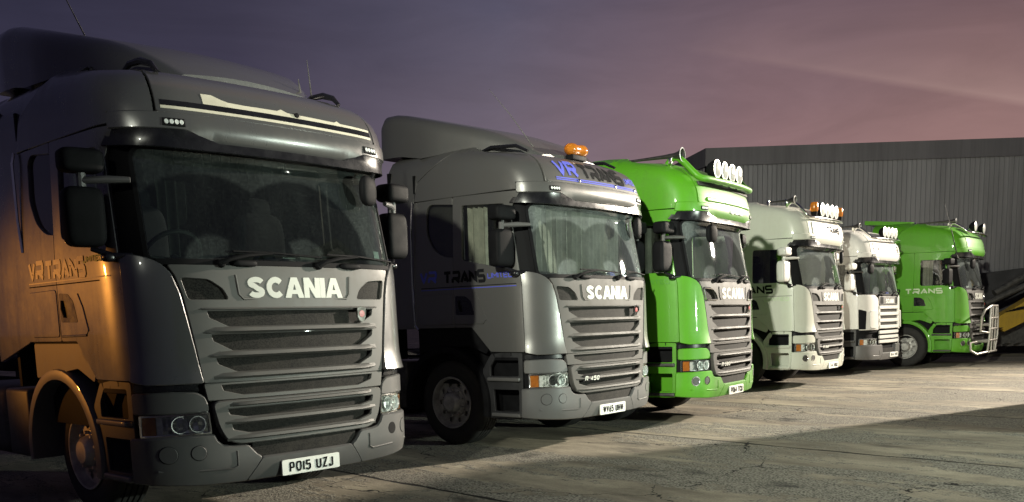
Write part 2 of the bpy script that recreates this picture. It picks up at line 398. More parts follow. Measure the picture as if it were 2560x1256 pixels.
class Flat:
    def __init__(s, o, eu, ev):
        s.o, s.eu, s.ev = (np.array(q, float) for q in (o, eu, ev)); s.n = np.cross(s.eu, s.ev)
    def __call__(s, u, z, off):
        u = np.asarray(u, float); z = np.asarray(z, float); off = np.broadcast_to(np.asarray(off, float), u.shape)
        return s.o + u[:, None] * s.eu + z[:, None] * s.ev + off[:, None] * s.n


# ------------------------------------------------------------------ lettering drawn as strokes
GL = {
 'A': (1, '0,0 .5,1 1,0|.2,.3 .8,.3'), 'a': (1.15, '0,0 .5,1 1,0|.42,.25 .72,.25'), 'B': (1, ''), 'C': (1, '~1,.7 1,1 0,1 0,0 1,0 1,.3'),
 'D': (1, '~0,0 .6,0 1,0 1,1 .6,1 0,1|0,0 0,1'), 'E': (.85, '1,1 0,1 0,0 1,0|0,.5 .9,.5'), 'G': (1, '~1,.75 1,1 0,1 0,0 1,0 1,.45|1,.45 .55,.45'),
 'H': (.95, '0,0 0,1|1,0 1,1|0,.5 1,.5'), 'I': (.12, '0,0 0,1'), 'J': (.8, '~1,1 1,.4 1,0 0,0 0,.25'), 'K': (.95, '0,0 0,1|1,1 0,.42|.35,.6 1,0'),
 'L': (.85, '0,1 0,0 1,0'), 'M': (1.2, '0,0 0,1 .5,.4 1,1 1,0'), 'N': (1, '0,0 0,1 1,0 1,1'), 'n': (1.1, '0,0 0,1 1,0 1,1'), 'O': (1, '~.5,1 0,1 0,0 1,0 1,1 .5,1'),
 'P': (.9, '0,0 0,1|~0,1 .6,1 1,1 1,.45 .6,.45 0,.45'), 'R': (1, '0,0 0,1|~0,1 .6,1 1,1 1,.48 .6,.48 0,.48|.5,.48 1,0'),
 'r': (1.15, '~0,1 .7,1 1,1 1,.4 .7,.4 .0,.4|0,.4 0,0|.45,.4 1,0'), 'S': (1, '~1,.72 1,1 0,1 0,.52 .5,.5 1,.48 1,0 0,0 0,.28'),
 's': (1.1, '1,1 .1,1 0,.9 0,.6 .1,.5 .9,.5 1,.4 1,.1 .9,0 0,0'), 'T': (.95, '0,1 1,1|.5,1 .5,0'), 't': (1.1, '0,1 1,1|.5,1 .5,0'), 'U': (.95, '~0,1 0,.4 0,0 1,0 1,.4 1,1'),
 'V': (1, '0,1 .5,0 1,1'), 'W': (1.3, '0,1 .25,0 .5,.8 .75,0 1,1'), 'X': (.95, '0,0 1,1|0,1 1,0'), 'Z': (.9, '0,1 1,1 0,0 1,0'),
 '0': (.9, '~.5,1 0,1 0,0 1,0 1,1 .5,1'), '1': (.12, '0,0 0,1'), '4': (.95, '.75,0 .75,1 0,.3 1,.3'), '5': (.9, '1,1 .08,1 0,.55|~0,.55 .6,.62 1,.6 1,0 0,0 0,.2'),
 '6': (.9, '~.9,1 .3,.8 0,.5 0,0 1,0 1,.58 .0,.58 0,.3'), '8': (.9, '~.5,.52 0,.52 0,1 1,1 1,.52 .5,.52|~.5,.52 0,.52 0,0 1,0 1,.52 .5,.52'), '9': (.9, '~.1,0 .7,.2 1,.5 1,1 0,1 0,.42 1,.42'),
 '.': (.12, '0,.45 0,.55'), ' ': (.5, '')}
def chaikin(p, it=3):
    for _ in range(it):
        q = [p[0]]
        for i in range(len(p) - 1):
            a_, b_ = p[i], p[i + 1]; q += [(.72 * a_[0] + .28 * b_[0], .72 * a_[1] + .28 * b_[1]), (.28 * a_[0] + .72 * b_[0], .28 * a_[1] + .72 * b_[1])]
        p = q + [p[-1]]
    return p
def strokes(text, h, wt, wide=.72, gap=.14, it=3):
    """centred polylines for a text of height h, stroke width wt"""
    x = 0; out = []
    for ch in text:
        w, st = GL[ch]; w = w * wide * h; iw = max(w - wt, 0) if w > wt else 0; adv = max(w, wt)
        for q in (st.split('|') if st else []):
            cur = q.startswith('~'); p = [tuple(map(float, k.split(','))) for k in q.strip('~').split()]
            if cur: p = chaikin(p, it)
            out.append([(x + wt / 2 + a_ * (iw if adv > wt else 0), wt / 2 + b_ * (h - wt)) for a_, b_ in p])
        x += adv + gap * h
    x -= gap * h
    return [[(a_ - x / 2, b_ - h / 2) for a_, b_ in p] for p in out], x
def lettering(mb, text, skin, at, h, wt, wide=.72, gap=.14, off=.004, th=.002, it=3, fit=None, slant=0.0, udir=1):
    sts, W = strokes(text, h, wt, wide, gap, it); sx = (fit / W) if fit else 1
    for si, p in enumerate(sts):
        p = [(q[0] * sx, q[1]) for q in p]; q = [p[0]]
        for k in p[1:]:
            if math.hypot(k[0] - q[-1][0], k[1] - q[-1][1]) > wt * .12: q.append(k)
        if len(q) < 2: continue
        q2 = [q[0]]
        for k in q[1:]:                                             # long strokes need points of their own to follow the curve
            p_ = q2[-1]; m_ = max(1, int(math.hypot(k[0] - p_[0], k[1] - p_[1]) / max(.022, wt * .9)))
            q2 += [(p_[0] + (k[0] - p_[0]) * j / m_, p_[1] + (k[1] - p_[1]) * j / m_) for j in range(1, m_ + 1)]
        q = q2
        P = np.array(q); n = len(P); cl = np.linalg.norm(P[0] - P[-1]) < 1e-6
        Lf = np.zeros_like(P); d = np.diff(P, axis=0); d /= np.linalg.norm(d, axis=1)[:, None]; nr = np.stack([-d[:, 1], d[:, 0]], 1)
        for i in range(n):
            a_ = nr[i - 1] if i > 0 else (nr[-1] if cl else nr[0]); b_ = nr[i] if i < n - 1 else (nr[0] if cl else nr[-1])
            m_ = a_ + b_; l2 = np.dot(m_, m_)
            Lf[i] = m_ / l2 * 2 if l2 > .12 else b_
            if np.linalg.norm(Lf[i]) > 5: Lf[i] *= 5 / np.linalg.norm(Lf[i])
        l = P + Lf * wt / 2; r = P - Lf * wt / 2; x0_, x1_ = P[:, 0].min() - wt / 2, P[:, 0].max() + wt / 2
        for A_ in (l, r): A_[:, 1] = np.clip(A_[:, 1], -h / 2, h / 2); A_[:, 0] = np.clip(A_[:, 0], x0_, x1_)
        if slant: l[:, 0] += l[:, 1] * slant; r[:, 0] += r[:, 1] * slant
        o_ = off + si * .00025
        f = lambda A, k: skin(at[0] + udir * A[:, 0], at[1] + A[:, 1], np.full(len(A), k))
        vs = np.vstack([f(l, o_ + th), f(r, o_ + th), f(l, o_), f(r, o_)]); fs = []
        for i in range(n - 1):
            fs += [(i, i + 1, n + i + 1, n + i), (2 * n + i, 2 * n + i + 1, i + 1, i), (n + i, n + i + 1, 3 * n + i + 1, 3 * n + i)]
        fs += [(0, n, 3 * n, 2 * n), (n - 1, 2 * n - 1, 4 * n - 1, 3 * n - 1)]
        mb.add(vs, fs)
    return W * sx

def bold_badge(mb, skin, u0, z0, h, W, off=.016, th=.018):
    """SCANIA in heavy capitals, each letter an outline of its own"""
    def ribbon(p, w):
        P = np.array(p); d = np.gradient(P, axis=0); d /= np.linalg.norm(d, axis=1)[:, None]; n = np.stack([-d[:, 1], d[:, 0]], 1); return [tuple(q) for q in P + n * w / 2] + [tuple(q) for q in (P - n * w / 2)[::-1]]
    arc = lambda cx, cy, rx, ry, a0, a1, k=12: [(cx + rx * math.cos(R(a0 + (a1 - a0) * i / k)), cy + ry * math.sin(R(a0 + (a1 - a0) * i / k))) for i in range(k + 1)]
    Sp = arc(.46, .72, .32, .155, 15, 250, 16) + arc(.46, .28, .32, .155, 70, -165, 16)
    Cp = arc(.50, .5, .36, .375, 42, 318, 26)
    A = [(0, 0), (.34, 1), (.66, 1), (1, 0), (.70, 0), (.645, .19), (.355, .19), (.30, 0)]; Ah = [(.415, .39), (.5, .70), (.585, .39)]
    N = [(0, 0), (0, 1), (.34, 1), (.69, .44), (.69, 1), (1, 1), (1, 0), (.66, 0), (.31, .56), (.31, 0)]; I = [(0, 0), (0, 1), (1, 1), (1, 0)]
    L = [(ribbon(Sp, .25), (), 1.0), (ribbon(Cp, .27), (), 1.02), (A, (Ah,), 1.12), (N, (), 1.0), (I, (), .31), (A, (Ah,), 1.12)]
    tot = sum(l[2] for l in L) + .02 * 5; k = W / tot; x = u0 - W / 2
    for i, (p, hs, w) in enumerate(L):
        f = lambda q: [(x + a_ * w * k, z0 + (b_ - .5) * h) for a_, b_ in q]
        wrap(mb, f(p), skin, off + (i % 2) * .0006, th, [f(q) for q in hs], .03, .0015); x += (w + .02) * k

def thing(name, label, cat, loc=(0, 0, 0), rz=0, group=None):
    o = bpy.data.objects.new(name, None); COL.objects.link(o); o.location = loc; o.rotation_euler = (0, 0, rz); o.empty_display_size = .3
    o['label'] = label; o['category'] = cat
    if group: o['group'] = group
    return o
def tag(o, label=None, cat=None, kind=None, group=None):
    if label: o['label'] = label
    if cat: o['category'] = cat
    if kind: o['kind'] = kind
    if group: o['group'] = group
    return o


# ------------------------------------------------------------------ ground, walls, warehouse
FD = Vector((.673, -.740, 0)); WD = Vector((.740, .673, 0))      # along / across the concrete bays
def ground():
    m, q, out = new_mat('worn yard concrete'); o = q.node('ShaderNodeTexCoord').outputs['Object']
    u = q.dot(o, FD); w = q.dot(o, WD)
    cmb = q.node('ShaderNodeCombineXYZ'); q.l.new(u, cmb.inputs[0]); q.l.new(w, cmb.inputs[1]); C = cmb.outputs[0]
    wob = q.noise(q.mapping(C, (.6, .6, 1)), 1.0, 4, .6)
    ws = q.math('ADD', w, q.math('MULTIPLY', q.math('SUBTRACT', wob, .5), .22))
    bay = q.math('FLOOR', q.math('DIVIDE', q.math('SUBTRACT', w, 4.85), 4.0))
    wn = q.node('ShaderNodeTexWhiteNoise', noise_dimensions='1D'); q.l.new(bay, wn.inputs['W'])
    cmb2 = q.node('ShaderNodeCombineXYZ'); q.l.new(u, cmb2.inputs[0]); q.l.new(w, cmb2.inputs[1]); q.l.new(q.math('MULTIPLY', wn.outputs['Value'], 17), cmb2.inputs[2])
    patch = q.noise(q.mapping(cmb2.outputs[0], (.30, .95, 1)), 1.0, 8, .68, .5)
    patch2 = q.noise(q.mapping(C, (.5, 1.5, 1), loc=(4, 7, 0)), 1.0, 6, .65, .3)
    mid = q.noise(C, 7, 6, .7); fine = q.noise(C, 55, 3, .65); stone = q.node('ShaderNodeTexVoronoi'); stone.inputs['Scale'].default_value = 46; q.l.new(C, stone.inputs['Vector'])
    rough_f = q.ramp(q.math('ADD', q.math('MULTIPLY', patch, .75), q.math('MULTIPLY', mid, .25)), [(.480, 0), (.512, 1)])     # bare aggregate
    skim = q.ramp(q.math('ADD', q.math('MULTIPLY', patch2, .8), q.math('MULTIPLY', mid, .2)), [(.36, (.135, .115, .090)), (.50, (.27, .236, .180)), (.64, (.42, .375, .285))])
    agg = q.ramp(q.math('ADD', q.math('MULTIPLY', fine, .6), q.math('MULTIPLY', stone.outputs['Distance'], .5)), [(.32, (.020, .019, .018)), (.46, (.085, .078, .068)), (.60, (.28, .26, .215))])
    base = q.mix(rough_f, skim, agg)
    base = q.mix(q.math('MULTIPLY', q.ramp(fine, [(.35, 1), (.6, 0)]), .35), base, (.08, .075, .06))
    oil = q.noise(q.mapping(C, (.8, 1.4, 1), loc=(11, 3, 0)), 1.0, 5, .6)
    base = q.mix(q.math('MULTIPLY', q.ramp(oil, [(.60, 0), (.70, 1)]), .75), base, (.028, .027, .025))
    d = q.math('ABSOLUTE', q.math('SUBTRACT', q.math('PINGPONG', q.math('SUBTRACT', ws, 4.85), 2.0), 0.0))
    jn = q.noise(q.mapping(C, (2.2, .4, 1)), 1.0, 4, .7)
    wid = q.math('MULTIPLY_ADD', jn, .07, -.010)
    vc = q.node('ShaderNodeTexVoronoi', feature='DISTANCE_TO_EDGE'); vc.inputs['Scale'].default_value = .30
    dv = q.node('ShaderNodeTexNoise'); dv.inputs['Scale'].default_value = 1.6; dv.inputs['Detail'].default_value = 6; q.l.new(C, dv.inputs['Vector'])
    va = q.node('ShaderNodeVectorMath', operation='ADD'); q.l.new(C, va.inputs[0]); q.l.new(dv.outputs['Color'], va.inputs[1]); q.l.new(va.outputs[0], vc.inputs['Vector'])
    crack = q.math('LESS_THAN', vc.outputs['Distance'], q.math('MULTIPLY_ADD', jn, .012, -.0035))
    joint = q.math('MAXIMUM', q.math('LESS_THAN', d, wid), crack)
    base = q.mix(joint, base, (.012, .011, .010))
    h = q.math('SUBTRACT', q.math('ADD', q.math('MULTIPLY', q.math('MULTIPLY', rough_f, fine), .9), q.math('MULTIPLY', mid, .35)), q.math('MULTIPLY', joint, 1.2))
    b = principled(q, out, Base_Color=base, Roughness=q.math('MULTIPLY_ADD', rough_f, .12, .80), Specular_IOR_Level=.25)
    bp = q.node('ShaderNodeBump'); bp.inputs['Strength'].default_value = .75; bp.inputs['Distance'].default_value = .02
    q.l.new(h, bp.inputs['Height']); q.l.new(bp.outputs[0], b.inputs['Normal'])
    mb = MB(); n = 24; S = 700; vs = []; fs = []
    xs = np.sign(np.linspace(-1, 1, n + 1)) * np.abs(np.linspace(-1, 1, n + 1)) ** 2 * S
    for y in xs:
        for x in xs: vs.append((x, y, 0))
    for j in range(n):
        for i in range(n): fs.append((j * (n + 1) + i, j * (n + 1) + i + 1, (j + 1) * (n + 1) + i + 1, (j + 1) * (n + 1) + i))
    tag(mb.add(vs, fs).build('ground', m, flip=False), kind='structure')
ground()

def clad_mat(name, col, axis, pitch=.32):
    m, q, out = new_mat(name); o = q.node('ShaderNodeTexCoord').outputs['Object']
    n = q.noise(q.mapping(o, (.5, .5, .12)), 1.0, 6, .65); s = q.noise(q.mapping(o, (6, 6, .25)), 1.0, 4, .6)
    f = q.math('ADD', q.math('MULTIPLY', n, .6), q.math('MULTIPLY', s, .4))
    principled(q, out, Base_Color=q.ramp(f, [(.3, tuple(x * .65 for x in col)), (.7, tuple(x * 1.3 for x in col))]), Roughness=.5, Metallic=.25); return m
def corrugated(mb, p0, p1, z0, z1, pitch=.15, depth=.04, n=(0, -1)):
    """trapezoid-profile sheet from p0 to p1; n is the outward side"""
    p0 = np.array(p0, float); p1 = np.array(p1, float); L = np.linalg.norm(p1 - p0); t = (p1 - p0) / L; nv = np.array(n, float); k = int(L / pitch); pr_ = []
    for i in range(k):
        for a_, d in ((0, 0), (.34, 0), (.44, 1), (.72, 1), (.82, 0)): pr_.append(((i + a_) * pitch, d * depth))
    base = len(mb.v); vs = []
    for a_, d in pr_:
        q = p0 + t * a_ + nv * d; vs += [(q[0], q[1], z0), (q[0], q[1], z1(a_ / L) if callable(z1) else z1)]
    mb.add(vs, [(2 * i, 2 * i + 2, 2 * i + 3, 2 * i + 1) for i in range(len(pr_) - 1)])
def warehouse():
    H = 6.62
    t = thing('warehouse', 'long dark grey warehouse clad in ribbed metal sheeting behind the lorries', 'warehouse', (6.45, 30.43, 0))
    L = lambda p: (p[0] - 6.45, p[1] - 30.43)
    cm = clad_mat('dark ribbed cladding', (.20, .195, .205), 0)
    mb = MB(); corrugated(mb, (0, 0), (40, -.037 * 40), 0, 3.3, n=(0, -1)); corrugated(mb, (0, -.014), (40, -.037 * 40 - .014), 3.22, H - .52, n=(0, -1)); o = mb.build('wall_cladding', cm, t, flip=False, sharp=20)
    mb = MB(); corrugated(mb, (-6.5, 14), (0, .0), 0, lambda f: H - 2.1 + 1.55 * f, n=(-1, -.45)); mb.build('wall_cladding', cm, t, flip=False, sharp=20)
    fm = clad_mat('dark roof flashing', (.115, .108, .116), 0)
    mb = MB()
    mb.add([(-.10, -.12, H - .55), (40, -1.60, H - .55), (40, -1.60, H), (-.10, -.12, H), (-.1, 3, H + .0), (40, 3, H + .0)], [(0, 1, 2, 3), (3, 2, 5, 4)])
    mb.add([(-.10, -.12, H), (-.10, -.12, H - .55), (-6.6, 14, H - 2.6), (-6.6, 14, H - 2.1), (-.1, 3, H)], [(0, 1, 2, 3), (0, 3, 4)])
    mb.build('roof_flashing', fm, t, flip=False)
    mb = MB(); mb.add([(-.1, 3, H), (40, 3, H), (40, 20, H - 1.5), (-6.6, 14, H - 2.1)], [(0, 1, 2, 3)]); mb.build('roof', fm, t, flip=False)
warehouse()

def push_wall():  # slab of uneven dark tone along the foot of the cladding
    m = plain('mottled dark concrete', (.028, .027, .029), .85, 0, .6, 1.3)
    mb = MB(); X0, X1 = 0, 16
    mb.loft([[(x, 0, 0), (x, .45, 0), (x, .35, z), (x, .10, z)] for x, z in ((0, 2.35), (1.5, 2.45), (3, 2.6), (5, 2.7), (16, 2.8))])
    o = mb.build('retaining_wall', m, None, flip=False, sharp=25); o.location = (13.0, 29.35, 0)
    tag(o, 'low dark concrete retaining wall along the foot of the ribbed warehouse', 'wall')
push_wall()

def workshop():
    """the building just out of frame on the right: its corner throws the long shadow, its doorway spills the green light"""
    t = thing('workshop', 'workshop building with an open lit doorway beside the yard', 'building', (10.0, 15.2, 0))
    m = plain('rendered wall', (.22, .21, .19), .85, 0, .25, 1.5); rm = clad_mat('workshop roof sheet', (.07, .07, .07), 0)
    ax = ((0, 1, 0), (0, 0, 1), (1, 0, 0))
    mb = MB(); mb.prism([(-7.2, 0), (0, 0), (0, 3.2), (-6.2, 6.42), (-7.2, 6.42)], (0, 0, 0), *ax, .3); mb.prism([(-17.5, 4.6), (-7.2, 4.6), (-7.2, 6.42), (-17.5, 6.42)], (0, 0, 0), *ax, .3); mb.prism([(-30, 0), (-17.5, 0), (-17.5, 6.42), (-30, 6.42)], (0, 0, 0), *ax, .3)
    mb.box((.3, -.3, 0), (22, -.01, 3.2)); mb.prism([(-30, 0), (0, 0), (0, 3.2), (-6.2, 6.42), (-30, 6.42)], (22, 0, 0), *ax, .3); mb.build('wall', m, t, flip=False)
    mb = MB(); mb.prism([(.12, 3.16), (.12, 3.28), (-6.2, 6.56), (-30, 6.56), (-30, 6.44), (-6.2, 6.44)], (-.15, 0, 0), *ax, 22.6); mb.build('roof', rm, t, flip=False)
workshop()


# ------------------------------------------------------------------ lorry builder
HIGH = Skin([(.3, -.05), (.36, -.02), (.46, 0), (1.06, 0), (1.84, -.03), (1.90, -.045), (2.2, -.105), (2.60, -.185), (2.68, -.12), (2.74, -.065), (2.80, -.065), (2.86, -.09), (2.95, -.12), (3.04, -.165), (3.12, -.24), (3.19, -.365), (3.25, -.58), (3.30, -.95)],
            [(.3, .02), (.45, 0), (1.9, 0), (2.6, .03), (2.9, .04), (3.05, .055), (3.13, .085), (3.20, .14), (3.25, .22), (3.30, .38)], .075)
TOP = Skin([(.3, -.05), (.36, -.02), (.46, 0), (1.06, 0), (1.84, -.03), (1.90, -.045), (2.2, -.105), (2.60, -.185), (2.68, -.11), (2.72, -.06), (2.80, -.045), (2.90, -.065), (3.07, -.105), (3.14, -.145), (3.22, -.21), (3.30, -.30), (3.37, -.43), (3.42, -.60), (3.47, -.95)],
           [(.3, .02), (.45, 0), (1.9, 0), (2.6, .03), (2.9, .03), (3.15, .045), (3.27, .07), (3.34, .11), (3.40, .17), (3.44, .25), (3.47, .36)], .075)
import copy
def level(sk):
    q = copy.copy(sk); q.level = True; return q
def UL(y): return uy(y, -1)

def panel(name, mat, parent, polys, skin, off=.01, th=.03, holes=(), grid=.07, both=False, bev=.004, offf=None):
    """one mesh, one or several outlines on the skin"""
    mb = MB()
    for p in polys: wrap(mb, p, skin, off, th, holes, grid, bev, offf)
    return mb.build(name, mat, parent)
def sym(p): return [p, mirror(p)]
def half(pts):
    """outline given for x<=0 from the bottom middle clockwise; closes itself by mirroring"""
    return pts + [(-p[0],) + tuple(p[1:]) for p in pts[::-1]]

def lip(mb, skin, a, z, out=.045, hgt=.05, taper=.16, base=.01):
    """a louvre blade: wedge that stands out below an opening"""
    xs = sorted({-a, -a + taper, -a + taper * .5, a - taper, a - taper * .5, a, *np.linspace(-a + taper, a - taper, 9)}); rings = []
    for x in xs:
        k = min(1, (a - abs(x)) / taper); k = max(k, .02)
        u = np.full(5, ux(x)); zz = np.array([z + hgt * .5, z + hgt * .32 * k, z - hgt * .18 * k, z - hgt * .5, z]); of = np.array([base, base + out * .72 * k, base + out * k, base, base - .02])
        rings.append([tuple(p) for p in skin(u, zz, of)])
    mb.loft(rings)

def make_wheel(root, c, sgn, steel, R0=.50, dual=False):
    """sgn -1: outer face towards -X"""
    ax = np.array((-sgn, 0, 0.)); c = np.array(c, float)
    w = bpy.data.objects.new('wheel', None); COL.objects.link(w); w.parent = root
    tb = MB(); D = .64 if dual else .31
    pr_ = [(.05, .285), (.012, .298), (0, .33), (-.004, .38), (0, .43), (.012, .462), (.035, .488), (.06, .5)]
    for k in range(4): z0 = .085 + k * .048; pr_ += [(z0, .5), (z0 + .004, .488), (z0 + .012, .488), (z0 + .016, .5)]
    pr_ += [(.265, .5), (.29, .485), (.31, .44), (.31, .32), (.27, .285)]
    tb.lathe([(a_, r_ * R0 / .5) for a_, r_ in pr_], c, ax, 44)
    if dual: tb.lathe([(a_ + .34, r_ * R0 / .5) for a_, r_ in pr_], c, ax, 44)
    rbm = MB(); fl = Flat(c + ax * .055, (0, 1, 0), (0, 0, 1)); fl.n = -ax
    rbm.lathe([(.03, .285), (-.004, .303), (-.012, .298), (-.010, .284), (.02, .274), (.055, .262), (.062, .25)], c, ax, 44)
    wrap(rbm, circ(0, 0, .262, 40), fl, 0, .02, [circ(.212 * math.cos(2 * math.pi * k / 10), .212 * math.sin(2 * math.pi * k / 10), .031, 14) for k in range(10)], .05, .002)
    rbm.lathe([(.055, .175), (.035, .168), (.025, .13), (-.02, .115), (-.045, .085), (-.05, .0)], c, ax, 32)
    for k in range(10):
        th = 2 * math.pi * (k + .5) / 10; p = c + np.array((0, .150 * math.cos(th), .150 * math.sin(th)))
        rbm.lathe([(.04, .015), (.0, .015), (-.004, .011), (-.004, 0)], p, ax, 8)
    rbm.lathe([(.09, .27), (.14, .10), (.14, 0)], c, ax, 24)
    o1 = tb.build('tyre', 'rubber', w); o2 = rbm.build('rim', steel, w)
    return w

def make_lorry(label, pos, yaw, tz, P):
    a_ = R(yaw)
    root = thing('lorry', label, 'lorry', (pos[0], pos[1], 0), math.pi / 2 - a_, 'lorries parked in a row')
    top = P.get('top', False); SK = TOP if top else HIGH; s4 = P.get('s4', False)
    pm, bm_, gm, sm_ = P['paint'], P['bumper'], P['grille'], P['skirt']
    zr = 3.445 if top else 3.275
    # --- outlines that several parts share
    ws = half([(ux(-1.05), 1.905), (ux(-1.062), 2.64)]); ws = rpoly([(p[0], p[1], .05) for p in ws])
    fw = P.get('win_front', -.40)
    dwin = rpoly([(UL(fw), 1.96), (UL(fw), 2.665), (UL(-1.15), 2.70), (UL(-1.15), 2.10), (UL(-.78), 2.035)], .05) if not s4 and not P.get('plain_window') else rpoly([(UL(-.40), 1.98), (UL(-.42), 2.60), (UL(-1.13), 2.62), (UL(-1.13), 1.99)], .06)
    rwin = rpoly([(UL(-1.22), 2.13), (UL(-1.22), 2.715), (UL(-1.62), 2.755), (UL(-1.69), 2.70), (UL(-1.69), 2.42), (UL(-1.58), 2.24), (UL(-1.42), 2.15)], .07)
    rw = P.get('rear_window', False)
    hol = [ws, dwin, mirror(dwin), [(ux(-.80), 1.075), (ux(-.84), 1.30), (ux(-.84), 1.59), (ux(.84), 1.59), (ux(.84), 1.30), (ux(.80), 1.075)]] + ([rwin, mirror(rwin)] if rw else [])
    shell = half([(ux(-.1), 1.0), (UL(-.72), 1.0), (UL(-.95), 1.3), (UL(-1.87), 1.3), (UL(-1.87), 2.75), (UL(-1.6), 3.08), (UL(-1.12), zr - .02)])
    mb = MB(); wrap(mb, shell, SK, -.02, .01, hol, .12)
    mb.box((-1.18, -1.90, 1.0), (1.18, -1.87, 3.1)); mb.box((-1.1, -1.86, .72), (1.1, -.35, 1.30)); mb.box((-.70, -.34, .55), (.70, -.14, 1.6))
    mb.build('cab_shell', 'black', root)
    # --- painted skin
    door = [(UL(-.31), 1.09), (UL(-.31), 2.780), (UL(-1.275), 2.795), (UL(-1.275), 1.365), (UL(-1.02), 1.365), (UL(-.75), 1.095)]
    door = rpoly(door, .02)
    for s in (0, 1):
        mr = (lambda p: mirror(p)) if s else (lambda p: p)
        d = panel('door', pm, root, [mr(door)], SK, .01, .03, [mr(dwin)])
        panel('window', 'clean', d, [mr(dwin)], SK, -.012, .003, bev=0, grid=.12)
        inner = [(UL(-1.12), 2.12)]
        # handle recess, lever and the pressed panel lines round it
        hr = rpoly([(UL(-1.255), 1.715), (UL(-1.10), 1.705), (UL(-1.02), 1.65), (UL(-.97), 1.50), (UL(-1.255), 1.505)], .02)
        hb = MB(); wrap(hb, mr(hr), SK, .0125, .004, bev=.001); h_ = hb.build('handle_recess', 'gloss', d)
        hb = MB(); sx = -1 if not s else 1
        hb.tube([(sx * 1.236, -1.20, 1.66), (sx * 1.245, -1.19, 1.60), (sx * 1.238, -1.17, 1.54)], .011, 8); hb.build('handle', P.get('handle', 'black'), d)
        pr2 = MB()
        for q in ([(UL(-.93), 1.70), (UL(-.86), 1.60), (UL(-.80), 1.44), (UL(-.84), 1.405), (UL(-1.26), 1.40)],):
            pts = [tuple(SK(np.array([p[0]]), np.array([p[1]]), np.array([.010]))[0]) for p in (mr(q) if not s else [(-p[0], p[1]) for p in q])]
            pr2.tube(pts, .009, 6)
        pr2.build('pressed_line', pm, d)
        rp = rpoly([(UL(-1.285), 1.365), (UL(-1.285), 2.795), (UL(-1.88), 2.79), (UL(-1.88), 1.365)], .015)
        sp = panel('side_panel', pm, root, [mr(rp)], SK, .01, .03, [mr(rwin)] if rw else [])
        if rw: panel('window', 'clean', sp, [mr(rwin)], SK, -.012, .003, bev=0, grid=.12)
        lk = rpoly([(UL(-1.30), 1.74), (UL(-1.30), 1.40), (UL(-1.80), 1.40), (UL(-1.80), 1.735)], .03)
        mbk = MB(); wrap(mbk, mr(lk), SK, .016, .006, bev=.005); mbk.build('locker_flap', pm, sp)
        ro = [(ux(-.975), 2.872), (ux(-.975), zr - .005), (UL(-1.12), zr), (UL(-1.32), zr - .06), (UL(-1.62), zr - .20), (UL(-1.82), 2.98), (UL(-1.88), 2.806), (UL(-.345), 2.800), (UL(-.345), 2.872)]
        panel('roof_side', pm, root, [mr(ro)], SK, .01, .03)
        if not s4:
            cp = [(ux(-.812), 1.06), (ux(-.838), 1.26), (ux(-.868), 1.45), (ux(-.905), 1.67), (ux(-.945), 1.80), (ux(-1.0), 1.872), (ux(-1.08), 1.915), (UL(-.30), 1.945), (UL(-.30), 1.085), (ux(-1.12), 1.06)]
            cp = rpoly([(p[0], p[1], .012 if i not in (5, 6, 7) else .05) for i, p in enumerate(cp)])
            panel('corner_panel', P.get('corner', pm), root, [mr(cp)], SK, .02, .04, grid=.05, bev=.006, offf=lambda u, z: .028 * np.clip((1.25 - z) / .2, 0, 1) ** 2)
        else:
            cp = rpoly([(ux(-.64), 1.06), (ux(-.64), 1.70), (ux(-.66), 1.80), (ux(-.8), 1.87), (UL(-.30), 1.885), (UL(-.30), 1.065)], .04)
            cpo = panel('corner_panel', pm, root, [mr(cp)], SK, .02, .04, grid=.05, bev=.006)
            vn = rpoly([(ux(-.76), 1.10), (ux(-.76), 1.50), (ux(-.98), 1.50), (ux(-.98), 1.10)], .05); vb = MB(); wrap(vb, mr(vn), SK, .05, .05, bev=.012); vb.build('air_vane', pm, cpo)
            vn = rpoly([(ux(-1.08), 1.08), (ux(-1.06), 1.50), (UL(-.295), 1.55), (UL(-.295), 1.08)], .02); vb = MB(); wrap(vb, mr(vn), SK, .024, .02); vb.build('vent', 'black', cpo)
    rl = [(ux(-.54), 2.70), (ux(-.78), 2.768), (UL(-.335), 2.768), (UL(-.335), 2.862)]
    panel('forehead_panel', pm, root, [rpoly([(p[0], p[1], .02) for p in half(rl)])], SK, .02, .05, grid=.05, bev=.01)
    fr = half([(ux(-.95), 2.872), (ux(-.95), zr)])
    fp = panel('roof_front', pm, root, [rpoly(fr, .02)], SK, .012, .03)
    cap = SK(np.linspace(UL(-1.2), -UL(-1.2), 60), np.full(60, zr), np.zeros(60)); mb = MB()
    mb.add(list(cap) + [(1.1, -1.87, zr + .02), (-1.1, -1.87, zr + .02)], [tuple(range(62))]); mb.build('roof_top', pm, root)
    # --- windscreen, visor, marker lamps
    w_ = panel('windscreen', P.get('glass', 'dusty'), root, [ws], SK, -.006, .004, bev=0, grid=.06)
    fr_ = MB(); wrap(fr_, rpoly(half([(ux(-1.075), 1.885), (ux(-1.085), 2.66)]), .06), SK, .002, .02, [ws], .06, .002); fr_.build('rubber_seal', 'black', w_)
    vis = half([(ux(-.3), 2.635), (ux(-.75), 2.635), (ux(-1.0), 2.645), (UL(-.35), 2.665), (UL(-.35), 2.752), (ux(-.80), 2.758), (ux(-.68), 2.728), (ux(-.55), 2.688)])
    panel('sun_visor', 'gloss', root, [rpoly(vis, .012)], level(SK), 0, .015, grid=.05, bev=.004, offf=lambda u, z: (.125 - .10 * np.clip((z - 2.63) / .10, 0, 1)) * (1 - .75 * np.clip((np.abs(u) - .95) / .3, 0, 1)))
